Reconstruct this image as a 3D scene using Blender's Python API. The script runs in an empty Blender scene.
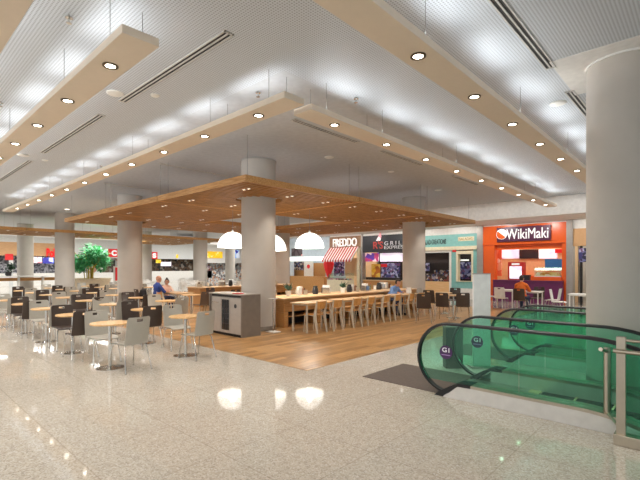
import bpy, bmesh, math, random
from mathutils import Vector, Matrix
R = math.radians
rnd = random.Random(7)
sc = bpy.context.scene
COL = sc.collection

# ------------------------------------------------------------------ camera
F_PX = 421.0; EYE = 1.65; HORIZON = 267.0; YAW = R(42.8)
cam_d = bpy.data.cameras.new('camera'); cam = bpy.data.objects.new('camera', cam_d); COL.objects.link(cam)
cam.location = (0, 0, EYE); cam.rotation_euler = (R(90), 0, YAW)
cam_d.sensor_width = 36; cam_d.lens = F_PX / 640 * 36; cam_d.shift_y = (HORIZON - 240) / 640
cam_d.clip_end = 200; cam_d.clip_start = 0.05
sc.camera = cam
FX, FY = -math.sin(YAW), math.cos(YAW); RX, RY = math.cos(YAW), math.sin(YAW)
def ray(px):
    t = (px - 320) / F_PX
    return FX + t * RX, FY + t * RY
def on_y(px, py, Y):            # a pixel of the photo measured on a wall Y = const -> X, Z
    a, b = ray(px); d = Y / b
    return a * d, EYE + d * (HORIZON - py) / F_PX
def on_x(px, py, X):            # ... on a wall X = const -> Y, Z
    a, b = ray(px); d = X / a
    return b * d, EYE + d * (HORIZON - py) / F_PX

# ------------------------------------------------------------------ materials
def srgb(r, g, b):
    f = lambda c: c / 12.92 if c <= 0.04045 else ((c + 0.055) / 1.055) ** 2.4
    return (f(r / 255), f(g / 255), f(b / 255), 1)
def pm(name, rgb, rough=0.5, metal=0.0, emit=0.0, bump=0.0, spec=0.5, noise=0.06, nscale=9.0):
    m = bpy.data.materials.new(name); m.use_nodes = True
    nt = m.node_tree; b = nt.nodes['Principled BSDF']
    c = srgb(*rgb)
    b.inputs['Roughness'].default_value = rough; b.inputs['Metallic'].default_value = metal
    b.inputs['Specular IOR Level'].default_value = spec
    tc = nt.nodes.new('ShaderNodeTexCoord'); n = nt.nodes.new('ShaderNodeTexNoise')
    n.inputs['Scale'].default_value = nscale; n.inputs['Detail'].default_value = 3
    nt.links.new(tc.outputs['Object'], n.inputs['Vector'])
    rp = nt.nodes.new('ShaderNodeValToRGB')
    rp.color_ramp.elements[0].position = 0.3; rp.color_ramp.elements[1].position = 0.7
    rp.color_ramp.elements[0].color = tuple(x * (1 - noise) for x in c[:3]) + (1,)
    rp.color_ramp.elements[1].color = tuple(min(1, x * (1 + noise)) for x in c[:3]) + (1,)
    nt.links.new(n.outputs['Fac'], rp.inputs['Fac']); nt.links.new(rp.outputs['Color'], b.inputs['Base Color'])
    if emit:
        b.inputs['Emission Color'].default_value = c; b.inputs['Emission Strength'].default_value = emit
    if bump:
        bp = nt.nodes.new('ShaderNodeBump'); bp.inputs['Strength'].default_value = bump; bp.inputs['Distance'].default_value = 0.01
        nt.links.new(n.outputs['Fac'], bp.inputs['Height']); nt.links.new(bp.outputs['Normal'], b.inputs['Normal'])
    return m
def wood(name, c1, c2, rough=0.45, axis=0, scale=3.0, stretch=14):
    m = bpy.data.materials.new(name); m.use_nodes = True
    nt = m.node_tree; b = nt.nodes['Principled BSDF']; b.inputs['Roughness'].default_value = rough
    tc = nt.nodes.new('ShaderNodeTexCoord'); mp = nt.nodes.new('ShaderNodeMapping')
    s = [stretch, stretch, stretch]; s[axis] = 1.0
    mp.inputs['Scale'].default_value = s
    n = nt.nodes.new('ShaderNodeTexNoise'); n.inputs['Scale'].default_value = scale; n.inputs['Detail'].default_value = 4
    rp = nt.nodes.new('ShaderNodeValToRGB'); rp.color_ramp.elements[0].position = 0.3; rp.color_ramp.elements[1].position = 0.7
    rp.color_ramp.elements[0].color = srgb(*c1); rp.color_ramp.elements[1].color = srgb(*c2)
    nt.links.new(tc.outputs['Object'], mp.inputs['Vector']); nt.links.new(mp.outputs['Vector'], n.inputs['Vector'])
    nt.links.new(n.outputs['Fac'], rp.inputs['Fac']); nt.links.new(rp.outputs['Color'], b.inputs['Base Color'])
    return m
def math_node(nt, op, a, b=None, c=None):
    n = nt.nodes.new('ShaderNodeMath'); n.operation = op
    for i, v in enumerate((a, b, c)):
        if v is None: continue
        if isinstance(v, (int, float)): n.inputs[i].default_value = v
        else: nt.links.new(v, n.inputs[i])
    return n.outputs[0]
def mix_rgb(nt, fac, a, b):
    n = nt.nodes.new('ShaderNodeMix'); n.data_type = 'RGBA'
    for k, v in ((0, fac), (6, a), (7, b)):
        if isinstance(v, (int, float)): n.inputs[k].default_value = v
        elif isinstance(v, tuple): n.inputs[k].default_value = v
        else: nt.links.new(v, n.inputs[k])
    return n.outputs[2]

def terrazzo():
    m = bpy.data.materials.new('terrazzo'); m.use_nodes = True
    nt = m.node_tree; b = nt.nodes['Principled BSDF']
    tc = nt.nodes.new('ShaderNodeTexCoord')
    v = nt.nodes.new('ShaderNodeTexVoronoi'); v.inputs['Scale'].default_value = 85
    v2 = nt.nodes.new('ShaderNodeTexVoronoi'); v2.inputs['Scale'].default_value = 38
    n = nt.nodes.new('ShaderNodeTexNoise'); n.inputs['Scale'].default_value = 0.7; n.inputs['Detail'].default_value = 3
    for x in (v, v2, n): nt.links.new(tc.outputs['Object'], x.inputs['Vector'])
    sx = nt.nodes.new('ShaderNodeSeparateXYZ'); nt.links.new(v.outputs['Color'], sx.inputs[0])
    rp = nt.nodes.new('ShaderNodeValToRGB'); e = rp.color_ramp.elements
    e[0].position = 0.0; e[0].color = srgb(158, 150, 138); e[1].position = 1.0; e[1].color = srgb(214, 209, 200)
    for p, c in ((0.12, (174, 166, 153)), (0.3, (189, 180, 166)), (0.75, (197, 188, 174)), (0.9, (204, 197, 185))):
        k = e.new(p); k.color = srgb(*c)
    nt.links.new(sx.outputs[0], rp.inputs['Fac'])
    s2 = nt.nodes.new('ShaderNodeSeparateXYZ'); nt.links.new(v2.outputs['Color'], s2.inputs[0])
    chip = math_node(nt, 'GREATER_THAN', s2.outputs[1], 0.88)
    c1 = mix_rgb(nt, math_node(nt, 'MULTIPLY', chip, 0.35), rp.outputs['Color'], srgb(164, 153, 137))
    cl = mix_rgb(nt, math_node(nt, 'MULTIPLY', n.outputs['Fac'], 0.22), c1, srgb(178, 166, 150))
    br = nt.nodes.new('ShaderNodeTexBrick'); br.offset = 0
    br.inputs['Scale'].default_value = 1.0; br.inputs['Mortar Size'].default_value = 0.006
    br.inputs['Brick Width'].default_value = 0.94; br.inputs['Row Height'].default_value = 0.91
    br.inputs['Color1'].default_value = (0, 0, 0, 1); br.inputs['Color2'].default_value = (0.3, 0.3, 0.3, 1); br.inputs['Mortar'].default_value = (1, 1, 1, 1)
    mp = nt.nodes.new('ShaderNodeMapping'); mp.inputs['Location'].default_value = (0.34, 0.58, 0)
    nt.links.new(tc.outputs['Object'], mp.inputs['Vector']); nt.links.new(mp.outputs['Vector'], br.inputs['Vector'])
    c2 = mix_rgb(nt, math_node(nt, 'MULTIPLY', br.outputs['Fac'], 0.2), cl, srgb(110, 98, 84))
    tile = nt.nodes.new('ShaderNodeSeparateXYZ'); nt.links.new(br.outputs['Color'], tile.inputs[0])
    c3 = mix_rgb(nt, math_node(nt, 'MULTIPLY', tile.outputs[0], 0.16), c2, srgb(150, 136, 118))
    nt.links.new(c3, b.inputs['Base Color'])
    b.inputs['Roughness'].default_value = 0.055; b.inputs['Specular IOR Level'].default_value = 0.62
    return m
def plank_floor():
    m = bpy.data.materials.new('plank_floor'); m.use_nodes = True
    nt = m.node_tree; b = nt.nodes['Principled BSDF']; b.inputs['Roughness'].default_value = 0.3
    tc = nt.nodes.new('ShaderNodeTexCoord')
    mp = nt.nodes.new('ShaderNodeMapping'); mp.inputs['Rotation'].default_value = (0, 0, R(90))
    br = nt.nodes.new('ShaderNodeTexBrick'); br.inputs['Scale'].default_value = 1; br.inputs['Brick Width'].default_value = 1.3
    br.inputs['Row Height'].default_value = 0.14; br.inputs['Mortar Size'].default_value = 0.002
    br.inputs['Color1'].default_value = (0, 0, 0, 1); br.inputs['Color2'].default_value = (1, 1, 1, 1); br.inputs['Mortar'].default_value = (0.2, 0.2, 0.2, 1)
    nt.links.new(tc.outputs['Object'], mp.inputs['Vector']); nt.links.new(mp.outputs['Vector'], br.inputs['Vector'])
    mp2 = nt.nodes.new('ShaderNodeMapping'); mp2.inputs['Scale'].default_value = (14, 1.0, 1)
    n = nt.nodes.new('ShaderNodeTexNoise'); n.inputs['Scale'].default_value = 2.2; n.inputs['Detail'].default_value = 5
    nt.links.new(tc.outputs['Object'], mp2.inputs['Vector']); nt.links.new(mp2.outputs['Vector'], n.inputs['Vector'])
    sx = nt.nodes.new('ShaderNodeSeparateXYZ'); nt.links.new(br.outputs['Color'], sx.inputs[0])
    k = math_node(nt, 'MULTIPLY_ADD', n.outputs['Fac'], 0.75, math_node(nt, 'MULTIPLY', sx.outputs[0], 0.4))
    rp = nt.nodes.new('ShaderNodeValToRGB'); e = rp.color_ramp.elements
    e[0].position = 0.25; e[0].color = srgb(124, 86, 46); e[1].position = 0.8; e[1].color = srgb(192, 148, 96)
    nt.links.new(k, rp.inputs['Fac'])
    c = mix_rgb(nt, math_node(nt, 'MULTIPLY', br.outputs['Fac'], 0.6), rp.outputs['Color'], srgb(86, 54, 28))
    nt.links.new(c, b.inputs['Base Color'])
    return m
def perforated():
    m = bpy.data.materials.new('perforated_ceiling'); m.use_nodes = True
    nt = m.node_tree; b = nt.nodes['Principled BSDF']; b.inputs['Roughness'].default_value = 0.55
    tc = nt.nodes.new('ShaderNodeTexCoord'); s = nt.nodes.new('ShaderNodeSeparateXYZ'); nt.links.new(tc.outputs['Object'], s.inputs[0])
    P = 0.036
    fx = math_node(nt, 'SUBTRACT', math_node(nt, 'FRACT', math_node(nt, 'DIVIDE', s.outputs[0], P)), 0.5)
    fy = math_node(nt, 'SUBTRACT', math_node(nt, 'FRACT', math_node(nt, 'DIVIDE', s.outputs[1], P)), 0.5)
    r2 = math_node(nt, 'ADD', math_node(nt, 'MULTIPLY', fx, fx), math_node(nt, 'MULTIPLY', fy, fy))
    hole = math_node(nt, 'LESS_THAN', r2, 0.085)
    c = mix_rgb(nt, math_node(nt, 'MULTIPLY', hole, 0.58), srgb(206, 211, 217), srgb(108, 110, 114))
    nt.links.new(c, b.inputs['Base Color'])
    return m
def glass(name, rgb, gloss=0.05, rough=0.02, gain=1.1):
    m = bpy.data.materials.new(name); m.use_nodes = True
    nt = m.node_tree; nt.nodes.remove(nt.nodes['Principled BSDF']); out = nt.nodes['Material Output']
    t = nt.nodes.new('ShaderNodeBsdfTransparent'); t.inputs['Color'].default_value = (*rgb, 1)
    g = nt.nodes.new('ShaderNodeBsdfGlossy'); g.inputs['Roughness'].default_value = rough; g.inputs['Color'].default_value = (0.75, 1, 0.92, 1) if rgb[0] < rgb[1] else (1, 1, 1, 1)
    fr = nt.nodes.new('ShaderNodeFresnel'); fr.inputs['IOR'].default_value = 1.45
    k = math_node(nt, 'MINIMUM', math_node(nt, 'MULTIPLY_ADD', fr.outputs[0], gain * 0.5, gloss * 0.3), 0.9)
    mx = nt.nodes.new('ShaderNodeMixShader')
    nt.links.new(k, mx.inputs[0]); nt.links.new(t.outputs[0], mx.inputs[1]); nt.links.new(g.outputs[0], mx.inputs[2])
    nt.links.new(mx.outputs[0], out.inputs['Surface'])
    return m
def blotches(name, cols, scale=3.0, emit=0.0):      # printed picture / shelf of products: a voronoi of several colours
    m = bpy.data.materials.new(name); m.use_nodes = True
    nt = m.node_tree; b = nt.nodes['Principled BSDF']; b.inputs['Roughness'].default_value = 0.4
    tc = nt.nodes.new('ShaderNodeTexCoord'); v = nt.nodes.new('ShaderNodeTexVoronoi'); v.inputs['Scale'].default_value = scale
    nt.links.new(tc.outputs['Object'], v.inputs['Vector'])
    s = nt.nodes.new('ShaderNodeSeparateXYZ'); nt.links.new(v.outputs['Color'], s.inputs[0])
    rp = nt.nodes.new('ShaderNodeValToRGB'); e = rp.color_ramp.elements; rp.color_ramp.interpolation = 'CONSTANT'
    e[0].color = srgb(*cols[0]); e[1].position = 1.0 / len(cols); e[1].color = srgb(*cols[1])
    for i, c in enumerate(cols[2:], 2):
        k = e.new(i / len(cols)); k.color = srgb(*c)
    nt.links.new(s.outputs[0], rp.inputs['Fac']); nt.links.new(rp.outputs['Color'], b.inputs['Base Color'])
    if emit:
        nt.links.new(rp.outputs['Color'], b.inputs['Emission Color']); b.inputs['Emission Strength'].default_value = emit
    return m

M = dict(
    terrazzo=terrazzo(), plank=plank_floor(), perf=perforated(), steel_lens=None,
    plaster=pm('plaster_ceiling', (192, 195, 199), 0.7), soffit=pm('white_soffit', (232, 230, 226), 0.7),
    column=pm('column_plaster', (189, 182, 173), 0.65, bump=0.08, noise=0.035, nscale=3),
    collar=pm('collar_grey', (176, 172, 166), 0.6), skirting=pm('column_skirting', (146, 140, 132), 0.3, 0.7),
    panel=pm('beige_panel', (228, 213, 194), 0.6, noise=0.015), wire=pm('wire_steel', (150, 150, 150), 0.4, 0.9),
    lens=pm('lamp_lens', (255, 246, 228), 0.3, emit=26.0), bezel=pm('lamp_bezel', (96, 84, 68), 0.35, 0.6), dim_lens=pm('small_lamp_lens', (255, 240, 214), 0.3, emit=5.0),
    vent_dark=pm('vent_dark', (58, 56, 54), 0.7), vent_frame=pm('vent_frame', (205, 203, 198), 0.5), white=pm('white_paint', (234, 232, 226), 0.4),
    slat=wood('canopy_slat', (132, 90, 42), (190, 140, 76), 0.5, 1), raft_edge=wood('canopy_edge', (176, 124, 66), (212, 166, 106), 0.5, 0),
    dome=pm('pendant_dome', (255, 252, 245), 0.4, emit=1.6), grey_shell=pm('grey_laminate', (168, 163, 152), 0.42, noise=0.02), dark_shell=pm('dark_brown_laminate', (66, 53, 46), 0.4, noise=0.06),
    chrome=pm('chrome', (205, 202, 196), 0.18, 1.0), beech=wood('beech_top', (206, 160, 104), (228, 188, 136), 0.35, 0, 2.0), edge=wood('beech_edge', (190, 136, 78), (214, 166, 108), 0.4, 0),
    cream_frame=pm('cream_frame', (196, 184, 164), 0.45), ply=wood('orange_ply', (190, 132, 66), (216, 164, 98), 0.4, 2),
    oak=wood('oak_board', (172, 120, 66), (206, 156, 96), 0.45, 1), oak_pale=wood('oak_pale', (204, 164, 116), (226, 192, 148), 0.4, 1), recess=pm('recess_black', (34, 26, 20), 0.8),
    glass_green=glass('emerald_glass', (0.63, 0.90, 0.80)), glass_clear=glass('clear_glass', (0.93, 0.96, 0.94)), rubber=pm('black_rubber', (24, 23, 24), 0.42),
    stainless=pm('stainless', (186, 175, 158), 0.28, 1.0), skirt=pm('brushed_skirt', (204, 200, 188), 0.32, 0.4), fascia=pm('pale_fascia', (214, 210, 204), 0.35), tread=pm('step_tread', (84, 84, 80), 0.4, 0.6), yellow=pm('yellow_edge', (206, 196, 150), 0.5),
    comb=pm('comb_plate', (176, 172, 162), 0.35, 0.8), mat=pm('entrance_mat', (92, 80, 72), 0.9, noise=0.12, nscale=40), badge=pm('purple_badge', (66, 30, 84), 0.4), badge_text=pm('badge_white', (240, 238, 244), 0.5),
    cab=pm('cabinet_steel', (176, 166, 156), 0.38, 0.25), cab_side=pm('cabinet_side', (124, 113, 102), 0.5), cab_dark=pm('cabinet_glass', (26, 22, 20), 0.2), red=pm('red_plastic', (196, 44, 38), 0.4),
    leaf=pm('leaf_green', (96, 196, 132), 0.5, noise=0.3, nscale=3), leaf_dark=pm('leaf_dark', (28, 70, 42), 0.5, noise=0.3), stem=pm('yellow_stem', (196, 170, 60), 0.6), planter=pm('cream_planter', (226, 208, 178), 0.6), pot=pm('dark_pot', (48, 46, 48), 0.6),
    lip=pm('lips', (170, 92, 82), 0.5), skin=pm('skin', (206, 150, 122), 0.5), blue=pm('blue_cloth', (44, 66, 136), 0.8), lightblue=pm('pale_blue_cloth', (112, 146, 196), 0.8), pinkish=pm('pale_pink_cloth', (226, 190, 172), 0.8), orange_cloth=pm('orange_cloth', (226, 110, 36), 0.8),
    denim=pm('denim', (52, 62, 92), 0.8), hair=pm('dark_hair', (46, 32, 24), 0.6), black=pm('black_matt', (30, 28, 30), 0.5), navy=pm('navy_board', (44, 46, 52), 0.5),
    orange=pm('orange_gloss', (232, 96, 24), 0.3, noise=0.02), purple=pm('purple_laminate', (104, 34, 86), 0.35), sign_purple=pm('sign_purple', (84, 34, 66), 0.4), letter=pm('letter_white', (255, 255, 255), 0.4, emit=0.3),
    cream_wall=pm('cream_wall', (240, 206, 160), 0.6), screen_white=blotches('menu_white', [(246, 240, 250), (236, 226, 244), (250, 248, 252), (220, 200, 226)], 6, 0.7), screen_dark=pm('menu_dark', (46, 40, 44), 0.3),
    blue_panel=pm('blue_panel', (40, 112, 176), 0.4, emit=0.15), food=blotches('food_display', [(240, 214, 110), (250, 240, 210), (226, 150, 60), (246, 226, 150)], 9), metal_grey=pm('pillar_metal', (172, 166, 160), 0.35, 0.5),
    teal=pm('teal_paint', (134, 192, 187), 0.5), cream=pm('cream_trim', (236, 226, 196), 0.5), dark_txt=pm('dark_lettering', (60, 78, 80), 0.5), gold_txt=pm('gold_lettering', (176, 156, 84), 0.5), peach=wood('peach_counter', (226, 178, 120), (238, 200, 150), 0.5, 0),
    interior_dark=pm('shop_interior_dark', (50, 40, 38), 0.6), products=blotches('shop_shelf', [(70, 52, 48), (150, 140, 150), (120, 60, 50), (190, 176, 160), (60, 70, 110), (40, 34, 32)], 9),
    purple_menu=blotches('menu_purple', [(96, 60, 150), (236, 200, 210), (180, 60, 110), (120, 90, 190)], 4, 0.5), photo_blue=blotches('menu_photo', [(62, 62, 116), (120, 120, 164), (44, 44, 66), (112, 74, 112), (176, 176, 204)], 8, 0.12),
    yellow_panel=blotches('yellow_poster', [(226, 172, 50), (190, 110, 40), (236, 196, 90)], 4, 0.1), brown_sign=pm('brown_sign', (146, 112, 84), 0.6), redsign=pm('red_sign', (206, 32, 36), 0.4, emit=0.25), red_letter=pm('red_letter', (226, 30, 34), 0.4, emit=0.35), grill_red=pm('grill_red', (196, 70, 60), 0.5), grill_white=pm('grill_white', (206, 208, 212), 0.5),
    greyblue=pm('grey_blue_wall', (176, 190, 200), 0.6), lightband=pm('light_band', (250, 250, 240), 0.4, emit=1.1), tan=wood('tan_fascia', (196, 150, 104), (212, 170, 124), 0.5, 1), far_wall=pm('far_wall', (214, 216, 214), 0.7),
    shop_pale=blotches('shop_pale', [(216, 214, 210), (180, 176, 176), (236, 236, 232), (110, 108, 112), (200, 150, 120)], 5), shop_dim=blotches('shop_dim', [(70, 56, 44), (110, 90, 70), (40, 36, 34), (150, 140, 128), (96, 70, 50)], 4), kitchen=blotches('shop_kitchen', [(150, 150, 156), (110, 112, 118), (190, 190, 196), (70, 70, 80)], 7),
    pink_menu=blotches('menu_pink', [(244, 214, 220), (250, 240, 240), (224, 150, 160)], 3, 0.5), blue_menu=blotches('menu_blue', [(90, 110, 220), (150, 190, 244), (60, 60, 160), (220, 230, 250)], 2.5, 0.5), yellow_sign=blotches('yellow_sign', [(246, 206, 50), (240, 190, 30), (250, 232, 150)], 3, 0.4),
    paper=pm('paper_white', (242, 240, 234), 0.7), totem=pm('totem_white', (236, 236, 234), 0.3), amber=glass('bottle_glass', (0.75, 0.85, 0.9)), pedestal=pm('glass_reflection_dark', (74, 72, 68), 0.5), caption=pm('badge_caption', (176, 140, 196), 0.5), clay=pm('brown_jar', (110, 70, 44), 0.5), black_plastic=pm('black_plastic', (44, 42, 44), 0.4),  # pedestal colours the box that imitates a glass reflection
    concrete=pm('pit_lining', (120, 124, 120), 0.8), bag=pm('black_bag', (28, 26, 28), 0.7),
)
def stripes(name, c1, c2, period, axis=0):
    m = pm(name, c1, 0.6); nt = m.node_tree; b = nt.nodes['Principled BSDF']
    tc = nt.nodes.new('ShaderNodeTexCoord'); s = nt.nodes.new('ShaderNodeSeparateXYZ'); nt.links.new(tc.outputs['Object'], s.inputs[0])
    f = math_node(nt, 'GREATER_THAN', math_node(nt, 'FRACT', math_node(nt, 'DIVIDE', s.outputs[axis], period)), 0.5)
    nt.links.new(mix_rgb(nt, f, srgb(*c1), srgb(*c2)), b.inputs['Base Color']); return m
M['awning'] = stripes('awning_stripes', (190, 52, 58), (240, 228, 224), 0.22)

# ------------------------------------------------------------------ mesh builder
class MB:
    def __init__(s): s.v = []; s.f = []; s.sm = []
    def add(s, vs, fs, smooth=False):
        o = len(s.v); s.v += [tuple(v) for v in vs]; s.f += [[i + o for i in f] for f in fs]; s.sm += [smooth] * len(fs); return s
    def box(s, x0, x1, y0, y1, z0, z1):
        vs = [(x, y, z) for z in (z0, z1) for y in (y0, y1) for x in (x0, x1)]
        return s.add(vs, [(0, 2, 3, 1), (4, 5, 7, 6), (0, 1, 5, 4), (2, 6, 7, 3), (0, 4, 6, 2), (1, 3, 7, 5)])
    def cyl(s, p, q, r0, r1=None, n=12, cap=True):
        r1 = r0 if r1 is None else r1
        p, q = Vector(p), Vector(q); d = (q - p).normalized()
        u = d.orthogonal().normalized(); w = d.cross(u)
        vs = []
        for c, r in ((p, r0), (q, r1)):
            for k in range(n):
                a = 2 * math.pi * k / n; vs.append(c + u * (r * math.cos(a)) + w * (r * math.sin(a)))
        s.add(vs, [(k, (k + 1) % n, n + (k + 1) % n, n + k) for k in range(n)], True)
        if cap: s.add(vs, [tuple(range(n - 1, -1, -1)), tuple(range(n, 2 * n))])
        return s
    def tube(s, pts, r, n=8, closed=False):
        pts = [Vector(p) for p in pts]; N = len(pts); vs = []; prev = None
        for i, p in enumerate(pts):
            d = (pts[min(i + 1, N - 1)] - pts[max(i - 1, 0)]).normalized()
            u = d.orthogonal().normalized() if prev is None else (prev - d * prev.dot(d)).normalized()
            prev = u; w = d.cross(u)
            for k in range(n):
                a = 2 * math.pi * k / n; vs.append(p + u * (r * math.cos(a)) + w * (r * math.sin(a)))
        fs = [(i * n + k, i * n + (k + 1) % n, (i + 1) * n + (k + 1) % n, (i + 1) * n + k) for i in range(N - 1) for k in range(n)]
        s.add(vs, fs, True)
        s.add(vs[:n], [tuple(range(n - 1, -1, -1))]); s.add(vs[-n:], [tuple(range(n))]); return s
    def lathe(s, prof, c=(0, 0, 0), n=24):
        vs = []
        for r, z in prof:
            for k in range(n):
                a = 2 * math.pi * k / n; vs.append((c[0] + r * math.cos(a), c[1] + r * math.sin(a), c[2] + z))
        fs = [(i * n + k, i * n + (k + 1) % n, (i + 1) * n + (k + 1) % n, (i + 1) * n + k) for i in range(len(prof) - 1) for k in range(n)]
        return s.add(vs, fs, True)
    def prism(s, poly, a0, a1, axis='y'):       # polygon in the two other axes, extruded along axis
        def P(p, a): return {'y': (p[0], a, p[1]), 'x': (a, p[0], p[1]), 'z': (p[0], p[1], a)}[axis]
        n = len(poly); vs = [P(p, a0) for p in poly] + [P(p, a1) for p in poly]
        return s.add(vs, [tuple(range(n)), tuple(range(2 * n - 1, n - 1, -1))] + [(k, n + k, n + (k + 1) % n, (k + 1) % n) for k in range(n)])
    def sheet(s, fn, us, vs_, th, skip=()):     # solid sheet over a grid, fn(u, v) -> point; th a Vector offset
        nu, nv = len(us), len(vs_); th = Vector(th)
        P = [Vector(fn(u, v)) for v in vs_ for u in us]; off = len(P)
        V = P + [p + th for p in P]; fs = []; cells = {(i, j) for i in range(nu - 1) for j in range(nv - 1)} - set(skip)
        for i, j in cells:
            a, b, c, d = j * nu + i, j * nu + i + 1, (j + 1) * nu + i + 1, (j + 1) * nu + i
            fs += [(a, b, c, d), (a + off, d + off, c + off, b + off)]
            for (di, dj), (e0, e1) in (((-1, 0), (a, d)), ((1, 0), (b, c)), ((0, -1), (a, b)), ((0, 1), (d, c))):
                if (i + di, j + dj) not in cells: fs.append((e0, e1, e1 + off, e0 + off))
        return s.add(V, fs)
    def build(s, name, mat, parent=None, loc=(0, 0, 0), bevel=0.0):
        me = bpy.data.meshes.new(name); me.from_pydata(s.v, [], s.f)
        bm = bmesh.new(); bm.from_mesh(me)
        bmesh.ops.remove_doubles(bm, verts=bm.verts, dist=1e-5)
        bmesh.ops.recalc_face_normals(bm, faces=bm.faces); bm.to_mesh(me); bm.free()
        if any(s.sm):
            me.polygons.foreach_set('use_smooth', [True] * len(me.polygons))
            try: me.set_sharp_from_angle(angle=R(38))
            except Exception: pass
        me.materials.append(mat)
        o = bpy.data.objects.new(name, me); COL.objects.link(o); o.location = loc
        if parent is not None: o.parent = parent
        if bevel:
            b = o.modifiers.new('edge', 'BEVEL'); b.width = bevel; b.segments = 2; b.limit_method = 'ANGLE'
        return o
def tag(o, label, cat, group=None):
    o['label'] = label; o['category'] = cat
    if group: o['group'] = group
    return o
def thing(name, label, cat, loc=(0, 0, 0), rz=0.0, group=None):
    o = bpy.data.objects.new(name, None); COL.objects.link(o); o.location = loc; o.rotation_euler = (0, 0, rz)
    o.empty_display_size = 0.1
    return tag(o, label, cat, group)
def structure(o): o['kind'] = 'structure'; return o
def dup(root, loc, rz=0.0, label=None, group=None):
    kids = [c for c in COL.objects if c.parent == root]
    r = root.copy(); COL.objects.link(r); r.location = loc; r.rotation_euler = (0, 0, rz)
    if label: r['label'] = label
    if group: r['group'] = group
    def rec(src, dst):
        for ch in CH.get(src.name, []):
            c = ch.copy(); COL.objects.link(c); c.parent = dst; rec(ch, c)
    rec(root, r); return r
CH = {}
def index_children():
    CH.clear()
    for o in COL.objects:
        if o.parent: CH.setdefault(o.parent.name, []).append(o)
def recolour(root, old, new):
    def rec(src):
        for ch in [c for c in COL.objects if c.parent == src]:
            if ch.data and ch.data.materials and ch.data.materials[0] == old:
                ch.data = ch.data.copy(); ch.data.materials[0] = new
            rec(ch)
    rec(root)
def lettering(text, mat, parent, x0, x1, z0, z1, plane, facing='y', depth=0.03, name='lettering', bold=0.0, shear=0.0):
    # text fitted into a rectangle of a wall; facing 'y': wall faces -Y (reads along +X); 'x': wall faces +X (reads along +Y)
    cu = bpy.data.curves.new(name, 'FONT'); cu.body = text; cu.size = 1; cu.extrude = 0.02; cu.offset = bold; cu.shear = shear
    t = bpy.data.objects.new(name, cu); COL.objects.link(t); bpy.context.view_layer.update()
    me = bpy.data.meshes.new_from_object(t.evaluated_get(bpy.context.evaluated_depsgraph_get()))
    bpy.data.objects.remove(t); bpy.data.curves.remove(cu)
    xs = [v.co.x for v in me.vertices]; ys = [v.co.y for v in me.vertices]; zs = [v.co.z for v in me.vertices]
    mx, Mx, my, My, mz, Mz = min(xs), max(xs), min(ys), max(ys), min(zs), max(zs)
    for v in me.vertices:
        a = x0 + (v.co.x - mx) / (Mx - mx) * (x1 - x0); z = z0 + (v.co.y - my) / (My - my) * (z1 - z0); t_ = (v.co.z - mz) / (Mz - mz) * depth
        v.co = (a, plane - t_, z) if facing == 'y' else (plane + t_, a, z)
    me.name = name; me.materials.clear(); me.materials.append(mat)
    for p in me.polygons: p.material_index = 0
    o = bpy.data.objects.new(name, me); COL.objects.link(o); o.parent = parent; return o

# ------------------------------------------------------------------ the setting
CEIL = 4.45; INNER = (-4.45, 4.05)
COLS_X = [-0.8, -8.8, -16.8, -24.8, -32.8]
ESC_HOLES = [(-1.0, 5.0, 5.0, 6.3), (-1.0, 5.0, 7.58, 8.82)]
# floor: strips around the two escalator openings
fl = MB(); xs = [-50, -1.0, 5.0, 9]; ys = [-9, 5.0, 6.3, 7.58, 8.82, 42]
for i in range(3):
    for j in range(5):
        if i == 1 and j in (1, 3): continue
        fl.box(xs[i], xs[i + 1], ys[j], ys[j + 1], -0.35, 0)
structure(fl.build('floor', M['terrazzo']))
structure(MB().box(-18.6, -4.7, 4.77, 17.2, 0.0, 0.004).build('floor_wood', M['plank']))
for x0, x1, y0, y1 in ESC_HOLES:
    p = MB(); p.box(x0 - .02, x0, y0, y1, -4.5, -.36); p.box(x0, x1, y0 - .02, y0, -4.5, -.36); p.box(x0, x1, y1, y1 + .02, -4.5, -.36); p.box(x1, x1 + .02, y0, y1, -4.5, -.36); p.box(x0, x1, y0, y1, -4.52, -4.5)
    structure(p.build('trim_escalator_pit', M['concrete']))
# ceiling: perforated L and the plain field inside it
c = MB(); c.box(-4.45, 9, -9, 19, CEIL, CEIL + .2); c.box(-50, -4.45, -9, 4.05, CEIL, CEIL + .2)
structure(c.build('ceiling', M['perf']))
c = MB(); c.box(-50, -4.45, 4.05, 19, CEIL, CEIL + .2); c.box(-50, -22.8, 19, 42, CEIL, CEIL + .2)
structure(c.build('ceiling_plain', M['plaster']))
structure(MB().box(-22.8, 9, 18.6, 19.0, 3.72, CEIL + .2).box(-22.8, 9, 19.0, 23.4, 3.72, 3.8).build('ceiling_soffit', M['soffit']))
structure(MB().box(-38.4, -38, -9, 36, 4.0, CEIL).build('ceiling_bulkhead', M['soffit']))
structure(MB().box(-31.3, -31.0, -9, 5.0, 4.1, CEIL).build('ceiling_drop_band', M['soffit']))
# walls: behind the shop row, the far court, and the corners
structure(MB().box(-22.8, 9, 23.2, 23.4, 0, 3.72).build('wall_shops', M['far_wall']))
structure(MB().box(-46.2, -46, -9, 42, 0, CEIL).build('wall_far', M['far_wall']))
structure(MB().box(-46, -22.8, 36, 36.2, 0, CEIL).build('wall_back', M['far_wall']))
structure(MB().box(-23.0, -22.8, 21, 36, 0, CEIL).build('wall_side', M['greyblue']))
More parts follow.
